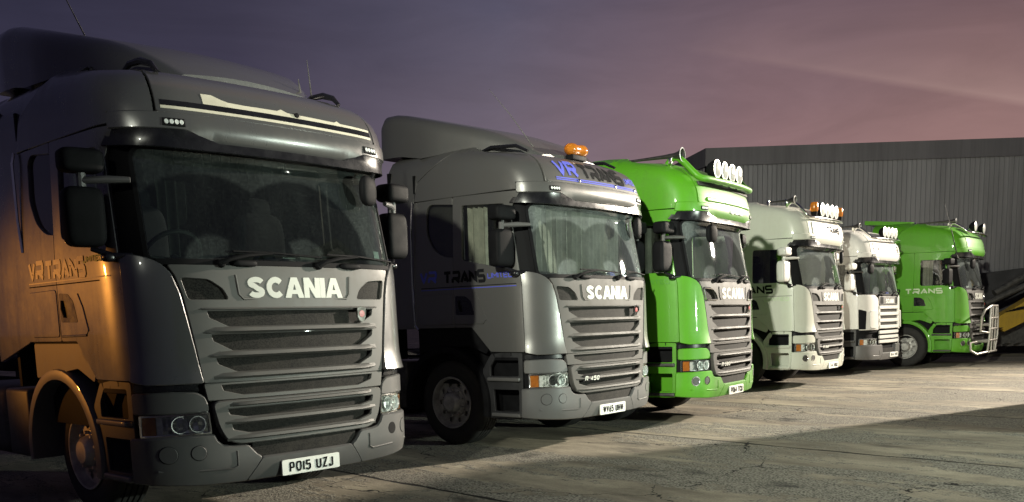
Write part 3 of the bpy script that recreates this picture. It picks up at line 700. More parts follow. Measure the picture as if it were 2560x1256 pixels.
    for x in P.get('markers', (-.86, .86)):
        sgn = np.sign(x); mk = MB(); q = [(ux(x - .07), 2.782), (ux(x + .07), 2.782), (ux(x + .07), 2.822), (ux(x - .07), 2.822)]
        wrap(mk, q, SK, .028, .02, bev=.003); mo = mk.build('marker_lamp', 'black', root)
        mk = MB()
        for k in range(4): wrap(mk, circ(ux(x - .048 + .032 * k), 2.802, .012, 10), SK, .031, .004, bev=.002)
        mk.build('lens', 'silver', mo)
    # --- wipers
    for x0 in (-.60, .20):
        wb = MB(); S = lambda x, z, o_: tuple(SK(np.array([ux(x)]), np.array([z]), np.array([o_]))[0])
        wb.tube([S(x0, 1.872, .035), S(x0 + .05, 1.893, .06), S(x0 + .20, 1.925, .055), S(x0 + .40, 1.947, .045)], [.022, .016, .013, .009], 8)
        wb.tube([S(x0 + .10, 1.958, .030), S(x0 + .40, 1.955, .034), S(x0 + .84, 1.934, .030)], .008, 6)
        wb.lathe([(0, .03), (.02, .028), (.03, .018), (.03, 0)], S(x0, 1.872, .02), (0, 1, .1), 12)
        wb.build('wiper', 'black', root)
    cw = MB(); wrap(cw, rpoly(half([(ux(-1.0), 1.868), (ux(-1.02), 1.90)]), .01), SK, .012, .03)
    for x in (-.42, .52): cw.blob(tuple(SK(np.array([ux(x)]), np.array([1.878]), np.array([.01]))[0]), (.20, .07, .05), .6)
    cw.build('cowl', 'black', root)
    # --- grille
    if not s4:
        gp = half([(ux(-.40), 1.052), (ux(-.794), 1.056), (ux(-.819), 1.26), (ux(-.847), 1.45), (ux(-.882), 1.67), (ux(-.916), 1.79), (ux(-.955), 1.862)])
        rows = [(1.552, 1.437, .735), (1.390, 1.268, .720), (1.228, 1.118, .700)]
        hole = lambda zt, zb, w: rpoly([(ux(-w), zt), (ux(w), zt), (ux(w - .012), zt - .05), (ux(w - .15), zb), (ux(-w + .15), zb), (ux(-w + .012), zt - .05)], .012)
        vent = rpoly([(ux(-.892), 1.782), (ux(-.70), 1.770), (ux(-.60), 1.705), (ux(-.560), 1.625), (ux(-.852), 1.625)], .03)
        bdg = rpoly([(ux(-.50), 1.845), (ux(-.49), 1.64), (ux(-.46), 1.625), (ux(.46), 1.625), (ux(.49), 1.64), (ux(.50), 1.845)], .02)
        gr = panel('grille', gm, root, [rpoly(gp, .012)], SK, .012, .06, [hole(*r_) for r_ in rows] + [vent, mirror(vent)], grid=.06)
        mb = MB(); big = lambda zt, zb, w: [(ux(-w - .02), zt + .01), (ux(w + .02), zt + .01), (ux(w + .01), zb - .01), (ux(-w - .01), zb - .01)]
        for r_ in rows: wrap(mb, big(*r_), SK, -.026, .003, grid=.08)
        for v in sym([(p[0], p[1]) for p in vent]): wrap(mb, v, SK, -.008, .004, grid=.08)
        mb.build('mesh_insert', 'mesh', gr)
        mb = MB()
        for zt, zb, w in rows: lip(mb, SK, w + .035, zb - .022, .030, .050)
        for zt, zb, w in rows: lip(mb, SK, w + .06, zt + .012, .016, .018, .05)
        mb.build('louvre', gm, gr)
        mb = MB(); q = [(-.50, 1.80), (-.485, 1.665), (-.455, 1.632), (.455, 1.632), (.485, 1.665), (.50, 1.80)]
        mb.tube([tuple(SK(np.array([ux(p[0])]), np.array([p[1]]), np.array([.012]))[0]) for p in q for _ in (0,)], .010, 6); mb.build('badge_surround', gm, gr)
        if P.get('chrome_vents'):
            mb = MB()
            for v in sym([(p[0], p[1]) for p in vent]):
                mb = MB(); mb.tube([tuple(SK(np.array([p[0]]), np.array([p[1]]), np.array([.016]))[0]) for p in list(v) + [v[0], v[1]]], .013, 6)
                mb.build('vent_surround', 'chrome', gr)
        mb = MB(); bold_badge(mb, SK, 0, 1.712, .148, .835); mb.build('lettering', 'letter', gr)
        mb = MB(); e0 = SK(np.array([ux(.585)]), np.array([1.508]), np.array([.02]))[0]
        sh = [(-.045, .05), (0, .06), (.045, .05), (.042, -.02), (.025, -.045), (0, -.062), (-.025, -.045), (-.042, -.02)]
        mb.prism(sh, e0, (1, -.1, 0), (0, 0, 1), (0, 1, 0), .02); em = mb.build('emblem', 'chrome', gr)
        mb = MB(); mb.lathe([(0, .028), (.004, .026), (.005, 0)], e0 + np.array((0, .02, .005)), (0, 1, 0), 14); mb.build('badge_face', 'red', em)
        # lower grille
        mh = [(ux(-.68), 1.036), (ux(.68), 1.036), (ux(.665), .99), (ux(.52), .952), (ux(-.52), .952), (ux(-.665), .99)]
        lg0 = panel('lower_panel', gm, root, [rpoly(half([(ux(-.4), .930), (ux(-.775), .932), (ux(-.796), 1.046)]), .01)], SK, .010, .04, [rpoly(mh, .01)], grid=.06)
        mb = MB(); wrap(mb, rpoly(half([(ux(-.4), .94), (ux(-.70), .94), (ux(-.71), 1.045)]), .01), SK, -.016, .003, grid=.09); mb.build('mesh_insert', 'mesh', lg0)
        rows2 = [(.868, .790, .655), (.758, .672, .635)]
        lgp = half([(ux(-.4), .612), (ux(-.58), .614), (ux(-.665), .645), (ux(-.715), .74), (ux(-.752), .916)])
        lg = panel('lower_grille', gm, root, [rpoly([(p[0], p[1], .05) for p in lgp])], SK, .035, .06, [hole(*r_) for r_ in rows2], grid=.06, bev=.008)
        mb = MB()
        for r_ in rows2: wrap(mb, big(*r_), SK, -.02, .003, grid=.08)
        mb.build('mesh_insert', 'mesh', lg)
        mb = MB()
        for zt, zb, w in rows2: lip(mb, SK, w + .035, zb - .018, .024, .040, base=.033)
        lip(mb, SK, .64, .893, .030, .034, .06, .033); mb.build('louvre', gm, lg)
        if P.get('model'):
            mb = MB(); x0 = ux(-.42); q = [(x0 - .15, .735), (x0 + .15, .735), (x0 + .15, .80), (x0 - .15, .80)]
            wrap(mb, q, SK, .048, .03); bo = mb.build('model_badge', 'black', lg)
            mb = MB(); lettering(mb, P['model'], SK, (x0, .767), .052, .012, .8, .12, .052, .003, fit=.25, slant=.2); mb.build('lettering', 'letter', bo)
    else:
        gr = panel('grille', 'black', root, [rpoly(half([(ux(-.62), 1.07), (ux(-.62), 1.855)]), .03)], SK, .004, .03)
        mb = MB(); wrap(mb, [(ux(-.60), 1.09), (ux(.60), 1.09), (ux(.60), 1.62), (ux(-.60), 1.62)], SK, .006, .003); mb.build('mesh_insert', 'mesh', gr)
        bp = panel('badge_panel', gm, gr, [rpoly([(ux(-.60), 1.65), (ux(.60), 1.65), (ux(.60), 1.85), (ux(-.60), 1.85)], .02)], SK, .016, .02)
        mb = MB(); bold_badge(mb, SK, .05, 1.735, .10, .56, .018, .012); mb.build('lettering', 'letter', bp)
        vb = MB()
        for x in (-.46, .52): wrap(vb, rpoly([(ux(x - .08), 1.67), (ux(x + .08), 1.67), (ux(x + .08), 1.83), (ux(x - .08), 1.83)], .02), SK, .02, .01)
        vb.build('vent', 'black', bp)
        mb = MB()
        for z in (1.585, 1.43, 1.275, 1.12):
            wrap(mb, rpoly([(ux(-.625), z - .03), (ux(.625), z - .03), (ux(.625), z + .03), (ux(-.625), z + .03)], .008), SK, .045, .04, bev=.012)
        for x in (-.61, .61): wrap(mb, [(ux(x - .03), 1.08), (ux(x + .03), 1.08), (ux(x + .03), 1.62), (ux(x - .03), 1.62)], SK, .03, .03)
        mb.build('louvre', pm, gr)
        lg = panel('lower_grille', 'black', root, [rpoly(half([(ux(-.62), .72), (ux(-.62), 1.03)]), .02)], SK, .01, .03); mb = MB()
        for z in (.995, .88, .77): wrap(mb, rpoly([(ux(-.62), z - .028), (ux(.62), z - .028), (ux(.62), z + .028), (ux(-.62), z + .028)], .008), SK, .04, .03, bev=.01)
        mb.build('louvre', pm, lg)
    bk = MB(); wrap(bk, [(UL(-.36), .45), (-UL(-.36), .45), (-UL(-.36), 1.06), (UL(-.36), 1.06)], SK, -.06, .01, grid=.12); bk.build('front_frame', 'black', root)
    # --- lamps, bumper
    for s in (0, 1):
        mr = (lambda p: mirror(p)) if s else (lambda p: p); sx = 1 if s else -1
        if not s4:
            su = rpoly([(ux(-.778), .862), (ux(-.800), .95), (ux(-.85), .985), (ux(-1.0), .995), (UL(-.32), .99), (UL(-.32), .862)], .02)
            panel('wing_panel', bm_, root, [mr(su)], SK, .012, .05, grid=.05, bev=.01)
            dv = rpoly([(ux(-.83), 1.01), (ux(-.86), 1.055), (ux(-1.08), 1.05), (UL(-.32), 1.06), (UL(-.32), 1.005)], .02)
            panel('air_vane', 'gloss', root, [mr(dv)], SK, -.01, .03, grid=.06)
        x0 = .765 if not s4 else .70
        hp = rpoly([(ux(-x0), .698), (ux(-x0 - .008), .848), (UL(-.285), .846), (UL(-.285), .694)], .012)
        hl = panel('headlight', 'silver', root, [mr(hp)], SK, -.026, .02, grid=.06)
        fb = MB()
        inner_ = rpoly([(ux(-x0 - .012), .708), (ux(-x0 - .018), .838), (UL(-.272), .836), (UL(-.272), .704)], .010)
        wrap(fb, mr(hp), SK, .006, .06, [mr(inner_)], .06, .003); fb.build('headlight_frame', P.get('lampframe', 'chrome'), hl)
        panel('indicator', 'amber', hl, [mr(rpoly([(ux(-1.105), .71), (ux(-1.105), .835), (UL(-.275), .833), (UL(-.275), .707)], .008))], SK, -.002, .02, grid=.05)
        rq = random.Random(5); fc = MB()
        for i in range(9):
            for k in range(5):
                ua = abs(ux(x0)) + .022 + i * .0345; za = .716 + k * .0235; uu = ua * sx
                p = SK(np.array([uu + .015 * sx]), np.array([za + .011]), np.array([-.014]))[0]; tx_, tz_ = rq.uniform(-.55, .55), rq.uniform(-.45, .35)
                ex = np.array((1, tx_, 0)) * .016; ez = np.array((0, tz_, 1)) * .0112; fc.add([p - ex - ez, p + ex - ez, p + ex + ez, p - ex + ez], [(0, 1, 2, 3)])
        fc.build('reflector', 'facet', hl)
        cb = MB()
        for cx, rr in ((-x0 - .095, .058), (-x0 - .215, .060)):
            p = SK(np.array([ux(cx * -sx)]), np.array([.772]), np.array([-.042]))[0]; nr = np.array((sx * .25, 1, 0))
            cb.lathe([(.046, rr), (.050, rr * .96), (.040, rr * .88), (.012, rr * .62), (.0, rr * .30), (.022, rr * .24), (.026, 0)], p, nr, 24)
        cb.build('lamp_bowl', 'bowl', hl)
        panel('lens', 'lens', hl, [mr(inner_)], SK, .001, .003, grid=.06, bev=0)
        if not s4:
            bc = [(ux(-.535), .345), (ux(-.80), .352), (ux(-1.05), .37), (UL(-.345), .39), (UL(-.345), .680), (ux(-.762), .684), (ux(-.745), .640), (ux(-.70), .602), (ux(-.63), .588), (ux(-.515), .584), (ux(-.455), .515), (ux(-.415), .490)]
        else:
            bc = [(ux(-.535), .36), (ux(-.80), .36), (UL(-.345), .38), (UL(-.345), .680), (ux(-.69), .684), (ux(-.46), .684), (ux(-.415), .490)]
        if s == 0:
            bu = MB(); wrap(bu, rpoly(bc, .015), SK, .03, .09, grid=.05, bev=.012); wrap(bu, rpoly(mirror(bc), .015), SK, .03, .09, grid=.05, bev=.012)
            wrap(bu, rpoly(half([(ux(-.525), .345), (ux(-.405), .486)]), .012), SK, .03, .09, grid=.05, bev=.012)
            for sg in (-1, 1):          # pressed step line on each corner
                q = [(-.60, .56), (-.60, .455), (-.64, .44), (-.85, .448), (-1.1, .462)]
                bu.tube([tuple(SK(np.array([ux(p[0] * -sg)]), np.array([p[1]]), np.array([.028]))[0]) for p in q], .010, 6)
            BU = bu.build('bumper', bm_, root)
            bi = MB(); wrap(bi, rpoly([(ux(-.41), .492), (ux(.41), .492), (ux(.47), .55), (ux(.47), .60), (ux(-.47), .60), (ux(-.47), .55)], .015), SK, .0, .02); bi.build('mesh_insert', 'mesh', BU)
        for cx, rr in ((.87, .048), (1.045, .056)):
            hc = P.get('fog', 'cap'); u0 = ux(cx * sx); ring = circ(u0, .572, rr + .006, 24)
            fb = MB()
            if s4: continue
            if hc == 'cap' and not (s == 1 and cx < .9 and P.get('missing_cap')):
                wrap(fb, ring, SK, .0315, .003, bev=.0005); fo = fb.build('fog_lamp', 'black', BU)
                fb = MB(); wrap(fb, circ(u0, .572, rr, 24), SK, .034, .006, bev=.004); fb.build('cover', bm_, fo)
            elif hc == 'cap':
                wrap(fb, circ(u0, .572, rr, 24), SK, .0315, .003, bev=.0005); fb.build('fog_lamp_hole', 'black', BU)
            else:
                wrap(fb, ring, SK, .034, .006, [circ(u0, .572, rr - .004, 24)], .05, .003); fo = fb.build('fog_lamp', 'chrome', BU)
                fb = MB(); wrap(fb, circ(u0, .572, rr - .004, 24), SK, .0315, .003, bev=0); fb.build('lens', 'darksteel', fo)
        # --- lower side: steps, skirt, arch
        skp = rpoly([(UL(-.352), .36), (UL(-.352), 1.075), (UL(-.60), 1.085), (UL(-.78), 1.06), (UL(-.90), .90), (UL(-.90), .70), (UL(-.82), .36)], .02)
        st1 = rpoly([(UL(-.40), .43), (UL(-.40), .68), (UL(-.76), .68), (UL(-.74), .43)], .02); st2 = rpoly([(UL(-.40), .82), (UL(-.40), 1.03), (UL(-.72), 1.03), (UL(-.80), .93), (UL(-.80), .82)], .02)
        sk_ = panel('step_panel', sm_, root, [mr(skp)], SK, -.02, .03, [mr(st1), mr(st2)])
        for z, y1 in ((.40, -.77), (.79, -.82)):
            sb = MB(); lo = (min(sx * .98, sx * 1.235), y1, z - .02); hi = (max(sx * .98, sx * 1.235), -.37, z + .022); sb.box(lo, hi, .012)
            sb.build('step', P.get('step', 'darksteel'), sk_)
        sb = MB(); lo = (min(sx * .96, sx * .98), -.9, .36); hi = (max(sx * .96, sx * .98), -.34, 1.1); sb.box(lo, hi); sb.build('step_back', P.get('stepback', 'black'), sk_)
        ab = MB(); rings = []
        for k in range(25):
            th = R(-12 + 200 * k / 24); cy, cz = math.cos(th), math.sin(th)
            rings.append([(sx * X, -1.46 + r_ * cy, .5 + r_ * cz) for X, r_ in ((.88, .655), (1.19, .665), (1.228, .650), (1.236, .62), (1.232, .578), (1.20, .572), (.88, .60))])
        ab.loft(rings); ab.build('mudguard', P.get('arch', 'black'), root)
        mg = rpoly([(UL(-1.86), 1.08), (UL(-1.86), 1.345), (UL(-1.0), 1.345), (UL(-.80), 1.15), (UL(-.84), 1.07), (UL(-1.1), 1.165)], .02)
        panel('arch_panel', P.get('archpanel', 'black'), root, [mr(mg)], SK, -.012, .02, grid=.08)
        make_wheel(root, (sx * P.get('wheel_x', 1.13), -1.46, .5), sx, P.get('rim', 'steel'))
        make_wheel(root, (sx * 1.22, -5.15, .5), sx, 'steel', dual=True)
        # --- mirrors
        mm = P.get('mirror', 'black')
        ob = MB(); ob.blob((sx * 1.345, -.47, 2.185), (.26, .17, .39), .38, 28, 18, sx * -.15); mo = ob.build('mirror', mm, root)
        ob = MB(); ob.blob((sx * 1.345, -.45, 2.545), (.28, .19, .155), .42, 28, 16, sx * -.15); ob.build('wide_mirror', mm, mo)
        ob = MB(); ob.tube([(sx * 1.10, -.27, 2.425), (sx * 1.22, -.34, 2.425), (sx * 1.345, -.45, 2.42)], [.018, .026, .022], 10); ob.tube([(sx * 1.345, -.46, 2.37), (sx * 1.345, -.455, 2.48)], .03, 10)
        ob.build('mirror_arm', P.get('mirrorarm', 'darksteel'), mo)
        ob = MB(); ob.tube([(sx * 1.12, -.28, 1.93), (sx * 1.22, -.36, 1.93), (sx * 1.32, -.45, 1.98)], [.02, .022, .018], 10); ob.blob((sx * 1.24, -.38, 1.92), (.09, .09, .06), .7); ob.build('mirror_bracket', 'gloss', mo)
        ob = MB(); ob.obox((sx * 1.345 + .0, -.56, 2.185), [(1, sx * .15, 0), (-sx * .15, 1, 0), (0, 0, 1)], (.21, .006, .33)); ob.build('mirror_glass', 'chrome', mo)
        # --- behind the cab
        if P.get('side_deflector', True):
            sd = [(UL(-1.90), 1.36), (UL(-1.90), 2.82), (UL(-1.84), 2.99), (UL(-1.64), zr - .185), (UL(-1.34), zr - .045), (UL(-1.13), zr + .015), (UL(P.get('defl', -2.33)), zr + .02), (UL(P.get('defl', -2.33)), 1.20 if 'defl' in P else 1.36)]
            panel('side_deflector', P.get('deflector', pm), root, [mr(rpoly(sd, .01))], SK, .0, .03, grid=.1)
            tr = MB(); tr.box((min(sx * 1.0, sx * 1.17), -2.33, 1.0), (max(sx * 1.0, sx * 1.17), -2.28, zr - .1)); tr.build('deflector_stay', 'black', root)
    f_ = Flat((0, 0, 0), (1, 0, 0), (0, 0, 1)); fm_ = P.get('front_mirror', .93)
    mb = MB(); c0 = SK(np.array([ux(fm_)]), np.array([2.47]), np.array([.10]))[0]
    mb.blob(tuple(c0), (.20, .08, .24), .75, 24, 14, -.3 * np.sign(fm_)); mo = mb.build('front_mirror', 'black', root)
    mb = MB(); mb.tube([tuple(c0 + np.array((0, 0, .05))), tuple(c0 + np.array((np.sign(fm_) * .05, .02, .13))), tuple(c0 + np.array((np.sign(fm_) * .06, -.06, .20)))], .013, 8); mb.build('mirror_arm', 'black', mo)
    # --- number plate
    if P.get('plate'):
        zc, xc = P.get('platepos', (.402, 0)); u0 = ux(xc); mb = MB()
        f2 = Flat(SK(np.array([u0]), np.array([zc]), np.array([.046]))[0], (1, 0, 0), (0, 0, 1)); f2.n = np.array((0, 1., 0))
        wrap(mb, rpoly([(-.262, -.056), (.262, -.056), (.262, .056), (-.262, .056)], .012), f2, 0, .012, bev=.002); pl = mb.build('number_plate', 'plate', BU)
        mb = MB(); lettering(mb, P['plate'], f2, (0, 0), .079, .0135, .62, .14, .0015, .001, fit=P.get('platefit', .44)); mb.build('lettering', 'ink', pl)
    # --- cab inside
    ins = MB(); ins.blob((0, -.46, 1.80), (2.1, .55, .22), .35); ins.blob((-.55, -.55, 1.87), (.50, .30, .16), .5); ins.box((-1.1, -1.84, 1.25), (1.1, -.3, 1.34)); ins.build('dashboard', 'seat', root)
    rr_ = random.Random(int(pos[0] * 100))
    for k in range(4):
        x = rr_.uniform(-.2, .9); cl = MB(); w0 = rr_.uniform(.06, .16); cl.obox((x, -.40 - rr_.uniform(0, .12), 1.93), [(1, rr_.uniform(-.4, .4), 0), (-.2, 1, .3), (0, -.3, 1)], (w0, .10, rr_.uniform(.02, .12))); cl.build('dash_clutter', ('fabric', 'plate', 'seat', 'blue')[k], root)
    panel('permit', 'plate', w_, [[(ux(.86), 1.95), (ux(.93), 1.95), (ux(.93), 2.02), (ux(.86), 2.02)]], SK, -.012, .001, bev=0)
    sw = MB(); n = 28; cc = np.array((-.56, -.80, 1.96)); e1 = np.array((1, 0, 0)); e2 = np.array((0, .55, .83))
    sw.tube([cc + .23 * (math.cos(2 * math.pi * k / n) * e1 + math.sin(2 * math.pi * k / n) * e2) for k in range(n + 1)], .017, 8, False)
    sw.tube([cc - .22 * e1, cc + np.array((0, .03, -.02)), cc + .22 * e1], .022, 8); sw.tube([cc + np.array((0, .02, 0)), cc + np.array((0, .22, -.16))], .04, 8); sw.build('steering_wheel', 'darksteel', root)
    for x in (-.56, .56):
        sb = MB(); sb.blob((x, -1.10, 1.62), (.52, .52, .18), .45); sb.blob((x, -1.34, 2.02), (.50, .17, .78), .45); sb.blob((x, -1.36, 2.44), (.27, .13, .20), .5); sb.build('seat', P.get('seatmat', 'seat'), root)
    def drape(pts, z0, z1, amp=.025, per=.085):
        pts = np.array(pts, float); seg = np.linalg.norm(np.diff(pts, axis=0), axis=1); L = np.concatenate([[0], np.cumsum(seg)]); q = []
        for d in np.arange(0, L[-1], .018):
            i = min(np.searchsorted(L, d, 'right') - 1, len(seg) - 1); t = (pts[i + 1] - pts[i]) / seg[i]; p = pts[i] + t * (d - L[i]); nv = np.array((-t[1], t[0]))
            w = amp * math.sin(d / per * 6.283 + 1.7 * math.sin(d * 2.3)); q.append(p + nv * w)
        vs = []; fs = []
        for p in q: vs += [(p[0], p[1], z0), (p[0], p[1], (z0 + z1) / 2), (p[0], p[1], z1)]
        for i in range(len(q) - 1):
            b = 3 * i; fs += [(b, b + 3, b + 4, b + 1), (b + 1, b + 4, b + 5, b + 2)]
        return vs, fs
    lin = MB()
    for sx in (-1, 1): lin.box((min(sx * 1.10, sx * 1.12), -1.80, 1.9), (max(sx * 1.10, sx * 1.12), -1.20, 2.8))
    if lin.v: lin.build('cab_lining', 'darkfabric', root)
    cu = MB()
    for c_ in P.get('curtains', []): cu.add(*drape(*c_))
    if cu.v: cu.build('curtain', P.get('curtainmat', 'fabric'), root, sharp=60)
    # --- chassis
    ch = MB()
    for x in (-.42, .34): ch.box((x, -6.6, .72), (x + .08, -.3, .98))
    ch.box((-.7, -1.8, .45), (.7, -.3, .72)); ch.box((-.9, -5.25, .42), (.9, -5.05, .60)); ch.box((-.9, -1.53, .40), (.9, -1.40, .52)); ch.blob((0, -4.9, 1.12), (1.0, .95, .18), .5); ch.build('chassis', 'black', root)
    for sx in (-1, 1):
        tk = MB(); lo = (min(sx * .55, sx * 1.20), -3.75, .40); hi = (max(sx * .55, sx * 1.20), -2.62, 1.0); tk.box(lo, hi, .09); tk.build('fuel_tank', P.get('tank', 'darksteel'), root)
        tk = MB(); lo = (min(sx * .6, sx * 1.21), -2.58, .42); hi = (max(sx * .6, sx * 1.21), -2.10, .98); tk.box(lo, hi, .03); tk.build('battery_box', P.get('tank', 'darksteel'), root)
    return root, SK

def on(SK, x=None, y=None, z=0, off=0.0, s=-1):
    u = ux(x) if x is not None else uy(y, s); return SK(np.array([u]), np.array([z]), np.array([off]))[0]
def side_text(root, SK, spec, mat, name='lettering'):
    """spec: list of (text, centre Y, z, height, stroke, fitted width) on the visible side"""
    mb = MB()
    for tx, y, z, h, wt, fit in spec: lettering(mb, tx, SK, (UL(y), z), h, wt, 1.2, .16, .0125, .0012, 1, fit=fit)
    return mb.build(name, mat, root)
def side_line(root, SK, y0, y1, z, mat, name='coachline', h=.008):
    mb = MB(); wrap(mb, [(UL(y0), z), (UL(y1), z), (UL(y1), z + h), (UL(y0), z + h)], SK, .0122, .001, bev=0, grid=.1); return mb.build(name, mat, root)
def spotlight(root, c, r=.105, d=.13, aim=(0, 1, 0), body='black'):
    mb = MB(); c = np.array(c, float); t = np.array(aim, float) / np.linalg.norm(aim)
    mb.lathe([(-d, 0), (-d, r * .35), (-d * .75, r * .72), (-d * .3, r * .98), (0, r), (.012, r * 1.0), (.014, r * .93), (.004, r * .90)], c, t, 26); mb.tube([c - (0, .03, r), c - (0, .03, r + .07)], .014, 6)
    o = mb.build('spotlight', body, root)
    mb = MB(); mb.lathe([(.016, r * .93), (.034, r * .6), (.042, 0)], c, t, 26); mb.build('lens', 'lampglass', o); mb = MB(); mb.lathe([(.005, r * .99), (.016, r * 1.02), (.018, r * .92)], c, t, 26); mb.build('bezel', 'facet', o)
    return o
def horn(root, c, L=1.1, r=.075):
    """trumpet horn lying along the roof edge, mouth forward at c"""
    c = np.array(c, float); mb = MB(); mb.lathe([(-L, .012), (-L * .55, .018), (-L * .25, .026), (-.10, .036), (-.045, .052), (0, r), (.004, r * 1.06), (.006, r), (-.03, .05), (-.10, .02)], c, (0, 1, 0), 24)
    o = mb.build('air_horn', 'chromedark', root)
    mb = MB(); mb.lathe([(.0, r * .98), (.008, r * 1.08), (.012, r * .96)], c, (0, 1, 0), 24); mb.build('rim', 'facet', o)
    mb = MB()
    for k in (L * .93, .16): mb = MB(); mb.box((c[0] - .02, c[1] - k - .025, c[2] - .10), (c[0] + .02, c[1] - k + .025, c[2] + .03), .006); mb.build('bracket', 'chrome', o)
def beacon(root, c, w=.34, bar=True):
    n_ = 22; rings = []
    for k in range(n_ + 1):
        x = -w / 2 + w * k / n_; e_ = 1 - abs(2 * k / n_ - 1) ** 6; wv = 1 - .13 * math.cos(math.pi * (2 * k / n_ - 1)) ** 2 + .012 * math.cos(k * 2.6)
        ry, rz = .080 * wv * (.25 + .75 * e_), .072 * wv * (.3 + .7 * e_)
        rings.append([(c[0] + x, c[1] + ry * math.cos(2 * math.pi * q / 18), c[2] + .07 + rz * math.sin(2 * math.pi * q / 18)) for q in range(18)])
    mb = MB(); mb.loft(rings)
    o = mb.build('beacon', 'amber', root); mb = MB(); mb.box((c[0] - w * .35, c[1] - .05, c[2] - .05), (c[0] + w * .35, c[1] + .05, c[2] + .01), .01); mb.build('base', 'black', o)
def aerial(root, p0, p1, r=.005, base=.02):
    mb = MB(); p0 = np.array(p0, float); p1 = np.array(p1, float); b = (p1 - p0) * np.array((1, 1, 0)) * .12
    mb.tube([p0, p0 + (p1 - p0) * .06, p0 + (p1 - p0) * .55 - b * .3, p1], [base, r * 1.6, r, r * .5], 6); mb.build('aerial', 'darksteel', root)
def roof_deflector(root, mat, zr=3.275, h=.55):
    mb = MB(); rings = []
    for t in np.linspace(0, 1, 14):
        y = -.52 - 1.98 * t; hw = .60 + .44 * min(1, t * 1.6) ** .7; zt = zr - .02 + .272 * -y - .15 * max(0, 1 - t / .34) ** 2 - .05 * (max(0, t - .85) / .15) ** 2; zb = zr - .22 + .32 * min(1, t * 1.15); ht = zt - zb; r = min(.14, ht * .6); pts = []
        pts += [(-hw, y, zb), (-hw + .01, y, zb + ht - r)]
        for k in range(1, 6): q = math.pi / 2 * k / 5; pts.append((-hw + .01 + r * (1 - math.cos(q)), y, zb + ht - r + r * math.sin(q)))
        for k in range(1, 6): pts.append((-hw + r + (2 * hw - 2 * r) * k / 6, y, zb + ht + .03 * math.sin(math.pi * k / 6)))
        for k in range(5, 0, -1): q = math.pi / 2 * k / 5; pts.append((hw - .01 - r * (1 - math.cos(q)), y, zb + ht - r + r * math.sin(q)))
        pts += [(hw - .01, y, zb + ht - r), (hw, y, zb)]; rings.append(pts)
    last = [(p[0] * .97, p[1] - .07, zr + .12 + (p[2] - zr - .12) * .90) for p in rings[-1]]; rings.append(last); mb.loft(rings); mb.build('roof_deflector', mat, root)

M['steelbar'] = plain('polished bar', (.42, .40, .37), .38, .6, .15)
M['lampglass'] = plain('spotlight glass', (.74, .76, .74), .12, .35, .22, 60)
M['chromedark'] = plain('dull dark chrome', (.10, .095, .09), .35, .8, .2)


# ------------------------------------------------------------------ the six lorries
BACK = ([(-1.12, -1.72), (1.12, -1.72)], 1.35, 2.95)
# 1: nearest, dark grey
M['dark_skirt'] = plain('dark skirt plastic', (.022, .022, .024), .5)
r1, SK = make_lorry('dark grey lorry nearest the camera, with cream stripes across its forehead', (-1.552, 7.039), 42.33, 0,
    dict(paint='grey', bumper='grey_dark', defl=-2.56, grille='slate', skirt='dark_skirt', rear_window=True, glass='film', wheel_x=1.05, plate='PO15 UZJ', platefit=.40, platepos=(.398, 0), missing_cap=True, tank='darksteel', step='grey_matt',
         arch='grey_matt', archpanel='grey_matt', rim='steel', front_mirror=.80, curtains=[BACK], curtainmat='darkfabric', mirrorarm='grey_matt'))
mb = MB()
wrap(mb, [(ux(-.925), 2.895), (ux(.925), 2.895), (ux(.925), 2.915), (ux(-.925), 2.915)], SK, .0142, .002, bev=0)
top_edge = [(ux(-.62), 2.955), (ux(.925), 2.955), (ux(.925), 2.972), (ux(.60), 2.976), (ux(.57), 2.992), (ux(.54), 2.978), (ux(.08), 2.984), (ux(.03), 3.004), (ux(-.01), 2.988), (ux(-.30), 2.986), (ux(-.42), 2.990), (ux(-.47), 3.002), (ux(-.54), 3.028), (ux(-.62), 3.026)]
wrap(mb, top_edge, SK, .0142, .002, bev=0); mb.build('sticker_stripe', 'cream_sticker', r1)
mb = MB(); wrap(mb, [(ux(-.925), 2.917), (ux(.925), 2.917), (ux(.925), 2.953), (ux(-.925), 2.953)], SK, .0140, .002, bev=0); mb.build('dark_stripe', 'gloss', r1)
mb = MB(); mb.lathe([(-.01, .022), (.012, .018), (.014, 0)], on(SK, x=.16, z=2.975, off=.014), (0, 1, .3), 12); mb.build('washer_nozzle', 'black', r1)
side_text(r1, SK, [('Vr', -1.625, 1.895, .15, .034, .27), ('trans', -1.10, 1.885, .15, .036, .70)], 'orange_letter'); side_text(r1, SK, [('LIMITED', -.62, 1.93, .045, .010, .30)], 'ghost')
side_line(r1, SK, -1.78, -.40, 1.80, 'orange_letter'); side_line(r1, SK, -1.78, -.55, 1.775, 'ink')
roof_deflector(r1, 'grey')
for x in (-.80, .76):
    mb = MB(); mb.tube([(x, -.85, 3.27), (x, -.74, 3.305), (x + .01, -.60, 3.30), (x + .02, -.48, 3.26), (x + .03, -.42, 3.20)], [.015, .022, .026, .022, .015], 8); mb.build('roof_bracket', 'gloss', r1)
aerial(r1, (1.0, -1.05, 3.28), (1.0, -1.10, 3.72), .006); aerial(r1, (.55, -.60, 3.28), (.55, -.62, 3.40), .007, .01); aerial(r1, (-.75, -1.3, 3.42), (-.75, -2.3, 4.55), .004, .008)
mb = MB(); mb.tube([(-1.226, -1.86, 2.05), (-1.232, -1.88, 2.30), (-1.23, -1.885, 2.72), (-1.215, -1.87, 2.80)], .012, 8); mb.build('grab_rail', 'chrome', r1)

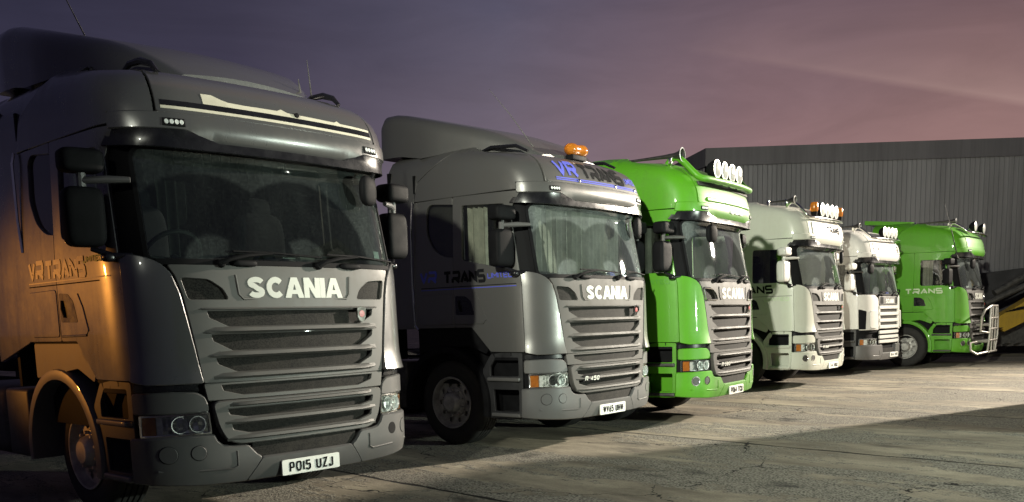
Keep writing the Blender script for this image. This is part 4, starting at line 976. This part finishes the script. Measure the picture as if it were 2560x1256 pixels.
# 2: lighter grey with lettering and beacon
r2, SK = make_lorry('grey lorry with blue and black side lettering and an amber light bar on its roof', (1.161, 10.757), 39.30, 0,
    dict(paint='grey_light', bumper='grey_matt', grille='slate_dimmed', skirt='dark_skirt', rear_window=True, plate='.WV65 UHW.', platefit=.46, model='R 450', step='grey_matt',
         archpanel='black', front_mirror=.82, curtainmat='fabric', mirrorarm='grey_matt', curtains=[BACK, ([(-1.10, -1.14), (-1.11, -.84)], 1.9, 2.74), ([(-.72, -.52), (.0, -.42), (1.0, -.50)], 1.9, 2.66)]))
side_text(r2, SK, [('Vr', -1.66, 1.935, .14, .030, .26)], 'blue'); side_text(r2, SK, [('trans', -1.10, 1.92, .145, .034, .64)], 'ink'); side_text(r2, SK, [('LIMITED', -.56, 1.915, .062, .012, .36)], 'blue')
side_line(r2, SK, -1.78, -.36, 1.812, 'ink'); side_line(r2, SK, -1.78, -.36, 1.790, 'blue')
mb = MB(); lettering(mb, 'VR', SK, (ux(-.58), 3.035), .185, .040, 1.2, .16, .015, .0012, 1, fit=.36); mb.build('lettering', 'blue', r2); mb = MB(); lettering(mb, 'LIMITED', SK, (ux(.76), 3.01), .07, .012, 1, .14, .015, .0012, 1, fit=.26); mb.build('lettering', 'blue', r2)
mb = MB(); lettering(mb, 'trans', SK, (ux(.13), 3.032), .185, .040, 1.2, .16, .015, .0012, 1, fit=.88); mb.build('lettering', 'ink', r2)
mb = MB()
for z in (2.902, 2.922): wrap(mb, [(ux(-.80), z), (ux(.90), z), (ux(.90), z + .012), (ux(-.80), z + .012)], SK, .0142, .002, bev=0)
mb.build('coachline', 'blue', r2)
mb = MB(); wrap(mb, [(ux(-.925), 2.877), (ux(.925), 2.877), (ux(.925), 2.893), (ux(-.925), 2.893)], SK, .0142, .002, bev=0); mb.build('dark_stripe', 'slate', r2)
mb = MB()
for x in (-.42, .32, .82): mb.lathe([(0, .02), (.012, .018), (.016, 0)], on(SK, x=x, z=2.916, off=.012), (0, 1, .3), 10)
mb.build('stud', 'chrome', r2)
roof_deflector(r2, 'grey_light')
beacon(r2, (.06, -.47, 3.275), .40)
for x in (-.86, .86):
    mb = MB(); mb.tube([(x, -1.10, 3.31), (x, -.98, 3.335), (x, -.62, 3.305), (x, -.46, 3.23)], [.014, .02, .02, .014], 8); mb.build('roof_bracket', 'gloss', r2)
aerial(r2, (-.55, -.62, 3.33), (-.78, -1.05, 3.98), .004, .01)
mb = MB(); mb.tube([(-1.235, -1.90, 1.36), (-1.245, -1.905, 1.9), (-1.24, -1.90, 2.5), (-1.22, -1.885, 2.80)], .011, 8); mb.tube([(-1.235, -1.90, 1.40), (-1.24, -1.84, 1.345)], .011, 8); mb.build('grab_rail', 'chrome', r2)

# 3: bright green with green light bar
def light_bar(root, SK, mat, zr, lamps=(-.52, -.17, .18, .53), r=.038, zb=3.30, out=.10, rl=.105):
    mb = MB(); P = [(-.93, -.58, zr - .06), (-.93, -.50, zr + .03), (-.93, -.40, zr + .0), (-.92, -.24, zb + .10), (-.90, out - .09, zb + .01), (-.78, out - .02, zb), (0, out + .06, zb - .005), (.78, out - .02, zb), (.90, out - .09, zb + .01), (.92, -.24, zb + .10), (.93, -.40, zr + .0), (.93, -.50, zr + .03), (.93, -.58, zr - .06)]
    for _ in range(2):
        q = [P[0]]
        for i in range(len(P) - 1):
            a, b = np.array(P[i]), np.array(P[i + 1]); q += [a * .75 + b * .25, a * .25 + b * .75]
        P = q + [P[-1]]
    mb.tube(P, r, 12); mb.build('light_bar', mat, root)
    for x in lamps: spotlight(root, (x, out - .05, zb + rl + .05), rl)
GREEN = dict(top=True, paint='green', bumper='green', grille='slate_dimmed', skirt='green', arch='green', archpanel='green', stepback='green', chrome_vents=True, lampframe='gloss', plain_window=True, step='darksteel', deflector='green')
r3, SK = make_lorry('bright green lorry with a tubular green light bar and four round roof lamps', (3.139, 13.014), 34.07, 0,
    dict(GREEN, plate='PO64 TCU', model='R 580', fog='ring', front_mirror=-.62, curtains=[BACK, ([(-1.10, -1.1), (-1.11, -.85)], 1.95, 2.6), ([(-.95, -.9), (-.5, -.8)], 1.9, 2.6)], seatmat='fabric'))
light_bar(r3, SK, 'green', 3.445, (-.42, -.15, .12, .39), r=.042, zb=3.17, out=-.06, rl=.118)
horn(r3, (-.97, -.36, 3.48), 1.0, .085)
mb = MB()
for k in range(3): wrap(mb, rpoly([(ux(-.12 + .17 * k), 2.785), (ux(0 + .17 * k), 2.785), (ux(0 + .17 * k), 2.835), (ux(-.12 + .17 * k), 2.835)], .01), SK, .032, .02)
mb.build('roof_lamps', 'silver', r3)
mb = MB(); wrap(mb, rpoly([(ux(-.78), 2.90), (ux(.78), 2.90), (ux(.78), 2.93), (ux(-.78), 2.93)], .014), SK, .030, .03, bev=.015); mb.build('sign_ledge', 'green', r3)
mb = MB(); wrap(mb, [(ux(-.90), 3.09), (ux(.90), 3.09), (ux(.90), 3.125), (ux(-.90), 3.125)], SK, .035, .03, bev=.008); mb.build('top_trim', 'darksteel', r3)
side_text(r3, SK, [('LIMITED', -.60, 1.87, .06, .012, .42)], 'ghost')

# 4: cream
r4, SK = make_lorry('cream lorry with white mirrors and amber beacons either side of its roof lamps', (6.297, 18.261), 37.62, 0,
    dict(top=True, paint='cream', bumper='cream', grille='slate_dimmed', skirt='cream', arch='cream', archpanel='cream', stepback='cream', mirror='white', mirrorarm='white', lampframe='chrome', fog='ring', front_mirror=.85, plain_window=True,
         plate='T44 NGK', platepos=(.402, .05), model='R 560', curtains=[BACK], step='cream', deflector='cream'))
side_text(r4, SK, [('trans', -1.12, 1.87, .16, .036, .86)], 'ink'); side_text(r4, SK, [('Vr', -1.72, 1.87, .16, .036, .26)], 'blue'); side_line(r4, SK, -1.85, -.33, 1.735, 'darksteel'); side_text(r4, SK, [('LIMITED', -.62, 1.68, .065, .013, .48)], 'pale')
panel('sign_panel', 'white', r4, [rpoly([(ux(-.84), 2.86), (ux(.84), 2.86), (ux(.84), 3.07), (ux(-.84), 3.07)], .03)], SK, .03, .03, bev=.012)
mb = MB(); lettering(mb, 'trans', SK, (ux(.12), 2.965), .125, .03, 1.2, .16, .033, .001, 1, fit=.74); mb.build('lettering', 'ink', r4)
mb = MB(); lettering(mb, 'Vr', SK, (ux(-.50), 2.965), .125, .03, 1.2, .16, .033, .001, 1, fit=.32); mb.build('lettering', 'yellow_letter', r4); mb = MB(); lettering(mb, 'LIMITED', SK, (ux(.66), 2.955), .045, .012, 1, .14, .033, .001, 1, fit=.22); mb.build('lettering', 'yellow_letter', r4)
light_bar(r4, SK, 'chrome', 3.445, (-.31, -.04, .22, .46), .024, 3.17, -.08, .12)
for x in (-.68, .72):
    mb = MB(); mb.lathe([(-.06, .05), (.02, .075), (.10, .075), (.15, .06), (.165, 0)], (x, -.15, 3.30), (0, 0, 1), 20); o = mb.build('beacon', 'amber', r4); mb = MB(); mb.lathe([(-.10, .04), (-.06, .06), (0, .065)], (x, -.15, 3.30), (0, 0, 1), 16); mb.build('base', 'black', o)
horn(r4, (-.95, -.42, 3.50), .55, .07)

# 5: white, older square grille
r5, SK = make_lorry('white lorry with a square grille of white bars and a dark grey bumper', (8.74, 21.53), 41.5, 0,
    dict(top=True, s4=True, paint='white', bumper='grey_matt', grille='darksteel', skirt='dark_skirt', arch='black', archpanel='black', lampframe='grey_matt', mirror='white', front_mirror=-.9, plain_window=True,
         plate='W44 WR', platepos=(.44, .30), curtains=[BACK], deflector='white'))
light_bar(r5, SK, 'chrome', 3.445, (-.22, .02, .26, .50), .026, 3.20, -.05, .12)
panel('sign_panel', 'white', r5, [rpoly([(ux(-.84), 2.87), (ux(.84), 2.87), (ux(.84), 3.08), (ux(-.84), 3.08)], .03)], SK, .03, .03, bev=.012)
for x in (-.66, .60):
    mb = MB(); w_ = [(x - .05, 3.03), (x - .05, 3.22), (x + .05, 3.22), (x + .05, 3.03)]
    for q in ([(x - .05, 3.02), (x + .02, 3.04), (x + .06, 2.99), (x - .03, 2.95), (x + .05, 2.90)], [(x - .05, 2.97), (x + .06, 2.955)]):
        mb.tube([on(SK, x=p[0], z=p[1], off=.033) for p in q], .012, 6)
    mb.build('emblem', 'darksteel', r5)
horn(r5, (-.95, -.42, 3.50), .7, .06)

r5.scale = (.94, .94, .94)
# 6: far green with bull bar
r6, SK = make_lorry('bright green lorry at the far end, with a steel bull bar over its grille', (11.822, 23.569), 37.85, 0,
    dict(GREEN, fog='ring', front_mirror=-.55, curtains=[BACK, ([(-1.10, -1.1), (-1.11, -.85)], 1.95, 2.6)], seatmat='seat', rim='steel'))
light_bar(r6, SK, 'chrome', 3.445, (-.50, .45), .026, 3.22, -.03, .12)
side_text(r6, SK, [('trans', -1.02, 1.86, .14, .034, .90)], 'pale'); side_text(r6, SK, [('Vr', -1.72, 1.86, .14, .03, .26)], 'ink'); side_line(r6, SK, -1.85, -.33, 1.735, 'ghost')
horn(r6, (-.95, -.42, 3.52), 1.0, .05)
aerial(r6, (-1.16, -.30, 2.62), (-1.30, -.62, 3.95), .008, .02)
mb = MB(); mb.prism([(-2.6, 3.60), (-1.5, 3.50), (-1.45, 3.58), (-2.6, 3.70)], (-.9, 0, 0), (0, 1, 0), (0, 0, 1), (1, 0, 0), 1.8); mb.build('roof_deflector', 'green', r6)
mb = MB()
for sx in (-1, 1):
    mb.tube([(sx * .44, .30, .34), (sx * .46, .34, .75), (sx * .45, .34, 1.15), (sx * .36, .33, 1.46)], .028, 10)
    mb.tube([(sx * .36, .33, 1.46), (sx * .72, .27, 1.36), (sx * .82, .22, 1.20), (sx * .80, .20, .85), (sx * .45, .33, .80)], .026, 10)
    mb.tube([(sx * .44, .30, .34), (sx * .95, .16, .30), (sx * 1.10, .05, .40), (sx * 1.08, .04, .58), (sx * .90, .14, .60)], .026, 10)
    mb.tube([(sx * .45, .32, .60), (sx * .42, .02, .60)], .035, 8); mb.tube([(sx * .17, .33, .36), (sx * .17, .34, 1.44)], .022, 8); mb.tube([(sx * .46, .34, 1.0), (sx * .44, .03, 1.0)], .03, 8)
for z in (.34, .62, .90, 1.16, 1.46): mb.tube([(-.45 if z < 1.4 else -.36, .335, z), (.45 if z < 1.4 else .36, .335, z)], .025, 10)
mb.build('bull_bar', 'steelbar', r6)


# ------------------------------------------------------------------ excavator boom beside the wall
def digger():
    t = thing('excavator', 'yellow excavator boom lowered beside the ribbed warehouse, dark bucket on the ground', 'excavator', (14.5, 27.6, .28))
    ym = paint('worn yellow paint', (.36, .225, .02), 0, .5, .1, .6, (.06, .05, .04))
    mb = MB()
    bo = [(-.15, .55), (.1, .42), (1.6, 1.12), (4.2, 2.45), (4.2, 3.0), (2.6, 2.35), (1.4, 1.72), (.35, 1.10), (-.05, .88)]
    mb.prism(bo, (0, 0, 0), (1, 0, 0), (0, 0, 1), (0, 1, 0), .42); o = mb.build('boom', ym, t, flip=False)
    mb = MB(); mb.tube([(-.2, .1, 1.55), (2.0, .15, 2.75)], .11, 12); mb.tube([(2.0, .15, 2.75), (3.6, .15, 3.5)], .05, 10); mb.tube([(-.45, .1, 1.25), (1.2, -.05, 2.0), (3.2, -.05, 2.6)], .09, 10); mb.build('hydraulic_ram', 'darksteel', t, flip=False)
    mb = MB()
    for k in range(4):
        z = .03 * k; mb.tube([(.1 + .1 * k, -.04, 1.0 + z), (.9, -.08 - .02 * k, 1.12 + z), (1.5, -.06, 1.75 + z), (2.4, -.08, 1.95 + 2 * z), (3.6, -.06, 2.6 + z)], .015, 8)
    mb.build('hose', 'black', t, flip=False)
    mb = MB(); prof = [(-.1, .55), (-.5, .42), (-.75, .25), (-.72, .10), (-.3, .02), (.6, .02), (1.9, .03)]
    mb.loft([[(x, y, z) for x, z in prof] for y in (-.35, .9)], caps=False, close=False); mb.prism([(-.75, .02), (1.9, .02), (1.9, .9), (.2, .75), (-.5, .45)], (0, .9, 0), (1, 0, 0), (0, 0, 1), (0, 1, 0), .05)
    for k in range(9): mb.prism([(-.2, 0.02), (.02, .02), (.0, .10), (-.05, .10)], (-.6 + .32 * k, -.62, .0), (1, 0, 0), (0, 0, 1), (0, 1, 0), .3)
    mb.build('bucket', 'darksteel', t, flip=False, sharp=25)
    mb = MB(); mb.box((2.6, 1.2, .4), (6.5, 3.4, 2.2), .1); mb.box((2.4, 1.0, .0), (6.8, 1.7, .8), .2); mb.build('body', 'darksteel', t, flip=False)
digger()
